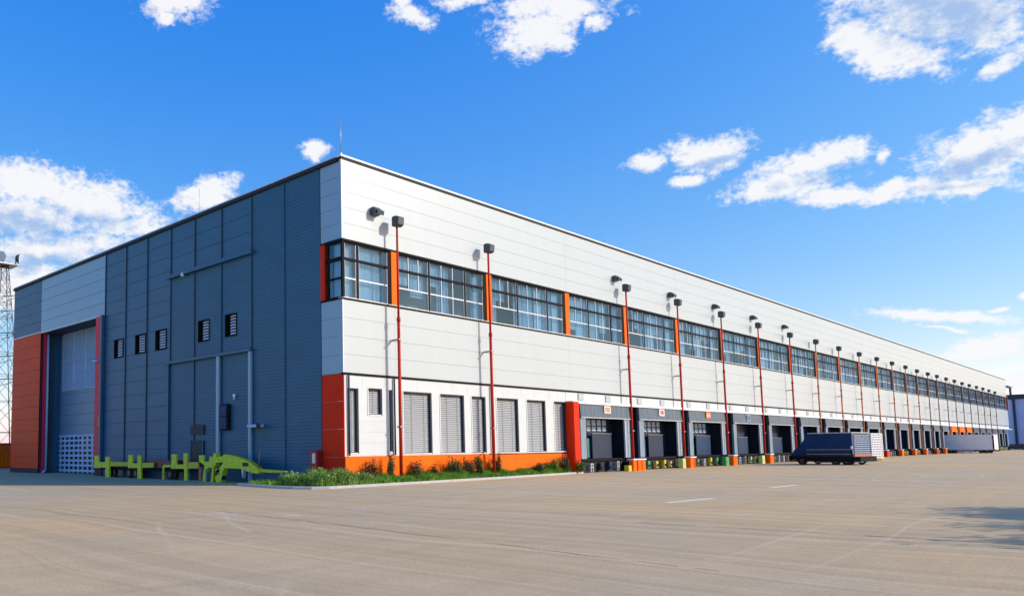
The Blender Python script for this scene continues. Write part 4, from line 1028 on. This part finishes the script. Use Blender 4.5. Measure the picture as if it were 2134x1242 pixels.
# ------------------------------------------------------------------ mast and container at the far left
mt = empty('lattice_mast', (4.6, 63.6, 0), 'grey lattice mast with round floodlights behind the left end of the warehouse', 'mast')
HM = 24.2
m = MB()
def hw(z): return 1.75*(1-z/HM)+.38
Z = [0]; 
while Z[-1] < HM-1.2: Z.append(Z[-1]+max(1.5, hw(Z[-1])*2.0))
Z.append(HM)
for sx in (-1,1):
    for sy in (-1,1):
        m.tube((sx*hw(0),sy*hw(0),0),(sx*hw(HM),sy*hw(HM),HM),.07,m_mast,6,.04)
for a, c in zip(Z[:-1], Z[1:]):
    h0, h1 = hw(a), hw(c)
    for sx, sy, tx, ty in ((-1,-1,1,-1),(1,-1,1,1),(1,1,-1,1),(-1,1,-1,-1)):
        m.tube((sx*h0,sy*h0,a),(tx*h1,ty*h1,c),.026,m_mast,5); m.tube((tx*h0,ty*h0,a),(sx*h1,sy*h1,c),.026,m_mast,5); m.tube((sx*h1,sy*h1,c),(tx*h1,ty*h1,c),.032,m_mast,5)
m.build('tower_frame', mt)
for z, l in ((20.4,2.0),(18.6,1.4),(16.0,2.6),(13.2,2.8),(10.5,2.8)):
    m = MB(); m.tube((-.3,-.3,z),(l*.8,-l*.75,z+.2),.06,m_steel,6); m.tube((-.3,-.3,z-.8),(l*.7,-l*.65,z+.1),.04,m_steel,5); m.build('side_arm', mt)
m = MB(); m.box(-1.3,1.3,-1.3,1.3,HM+.0,HM+.15,m_steel)
for a in (-1.25, 1.25): m.tube((a,-1.25,HM+.15),(a,1.25,HM+.15),.04,m_steel,5); m.tube((-1.25,a,HM+.9),(1.25,a,HM+.9),.03,m_steel,5)
m.build('platform', mt)
for (x, y, dx, dy) in ((-.5,-1.0,-.8,-.6),(.9,-1.2,.85,-.5)):
    m = MB(); d = Vector((dx,dy,-.1)).normalized()*.45; c = Vector((x,y,HM+.85)); m.tube(c,c+d,.35,m_head,14,.62); m.tube(c+d,c+d*1.05,.58,m_lens,14); m.tube((x,y,HM+.15),c,.06,m_steel,6); m.build('floodlight', mt)
m = MB(); m.tube((-.1,-.1,HM+.15),(-.1,-.1,HM+4.2),.035,m_steel,5,.015); m.build('antenna', mt)
oc = empty('shipping_container', (2.0, 62.0, 0), 'orange ribbed shipping container behind the far left end of the warehouse', 'container', rz=math.radians(0))
m = MB(); pr = []
n = 44; 
for i in range(n):
    x = -7+14*i/n; p = 14/n
    pr += [(x,-.05),(x+p*.35,-.05),(x+p*.5,.0),(x+p*.85,.0)]
pr.append((7,-.05)); vs = []
for x, y in pr: vs += [(x,y,.2),(x,y,2.9)]
m.add(vs, [(2*i,2*i+2,2*i+3,2*i+1) for i in range(len(pr)-1)], m_orange); m.box(-7,7,.02,2.4,.15,2.95,m_orange); m.build('ribbed_body', oc)
m = MB(); m.box(-7.02,7.02,-.09,-.051,2.85,3.0,m_red); m.box(-7.02,7.02,-.09,-.051,.1,.25,m_red)
for x in (-7,-.06,6.88): m.box(x,x+.12,-.10,-.051,.251,2.849,m_red)
m.build('frame_rail', oc)
m = MB(); m.box(-7,-6.6,.1,2.3,0,.149,m_black); m.box(6.6,7,.1,2.3,0,.149,m_black); m.build('feet', oc)

# ------------------------------------------------------------------ tree outside the right edge whose shadow falls into the yard
def tree(x, y, h, cr, label, seed=42):
    r = random.Random(seed); ro = empty('broadleaf_tree', (x, y, 0), label, 'tree')
    t = MB(); t.tube((0,0,0),(.1,.05,h*.35),.24,m_bark,9,.17); top = Vector((.1,.05,h*.35)); tips = []
    for k in range(9):
        a = k*.7+r.uniform(-.2,.2); e = top+Vector((math.cos(a)*cr*r.uniform(.4,.8), math.sin(a)*cr*r.uniform(.4,.8), h*r.uniform(.15,.52)))
        t.tube(top, e, .09, m_bark, 6, .03); tips.append(e)
        for q in range(4):
            f = top.lerp(e, r.uniform(.4,.95)); g = f+Vector((r.gauss(0,.5)*cr*.5, r.gauss(0,.5)*cr*.5, r.uniform(-.1,.25)*h*.4)); t.tube(f, g, .03, m_bark, 4, .01); tips.append(g)
    t.build('trunk', ro); l = MB()
    for k in range(36000):
        c = r.choice(tips); leafq(l, (c.x+r.gauss(0,.60), c.y+r.gauss(0,.60), c.z+r.gauss(0,.45)), r.uniform(.10,.19), m_tree, r)
    l.build('crown', ro)
tree(7.6, -39.8, 7.8, 4.2, 'leafy tree standing right of the view, its shadow lying across the yard')
tree(-.4, -40.9, 7.2, 3.6, 'smaller leafy tree right of the view, nearer the viewer than the other', 9)
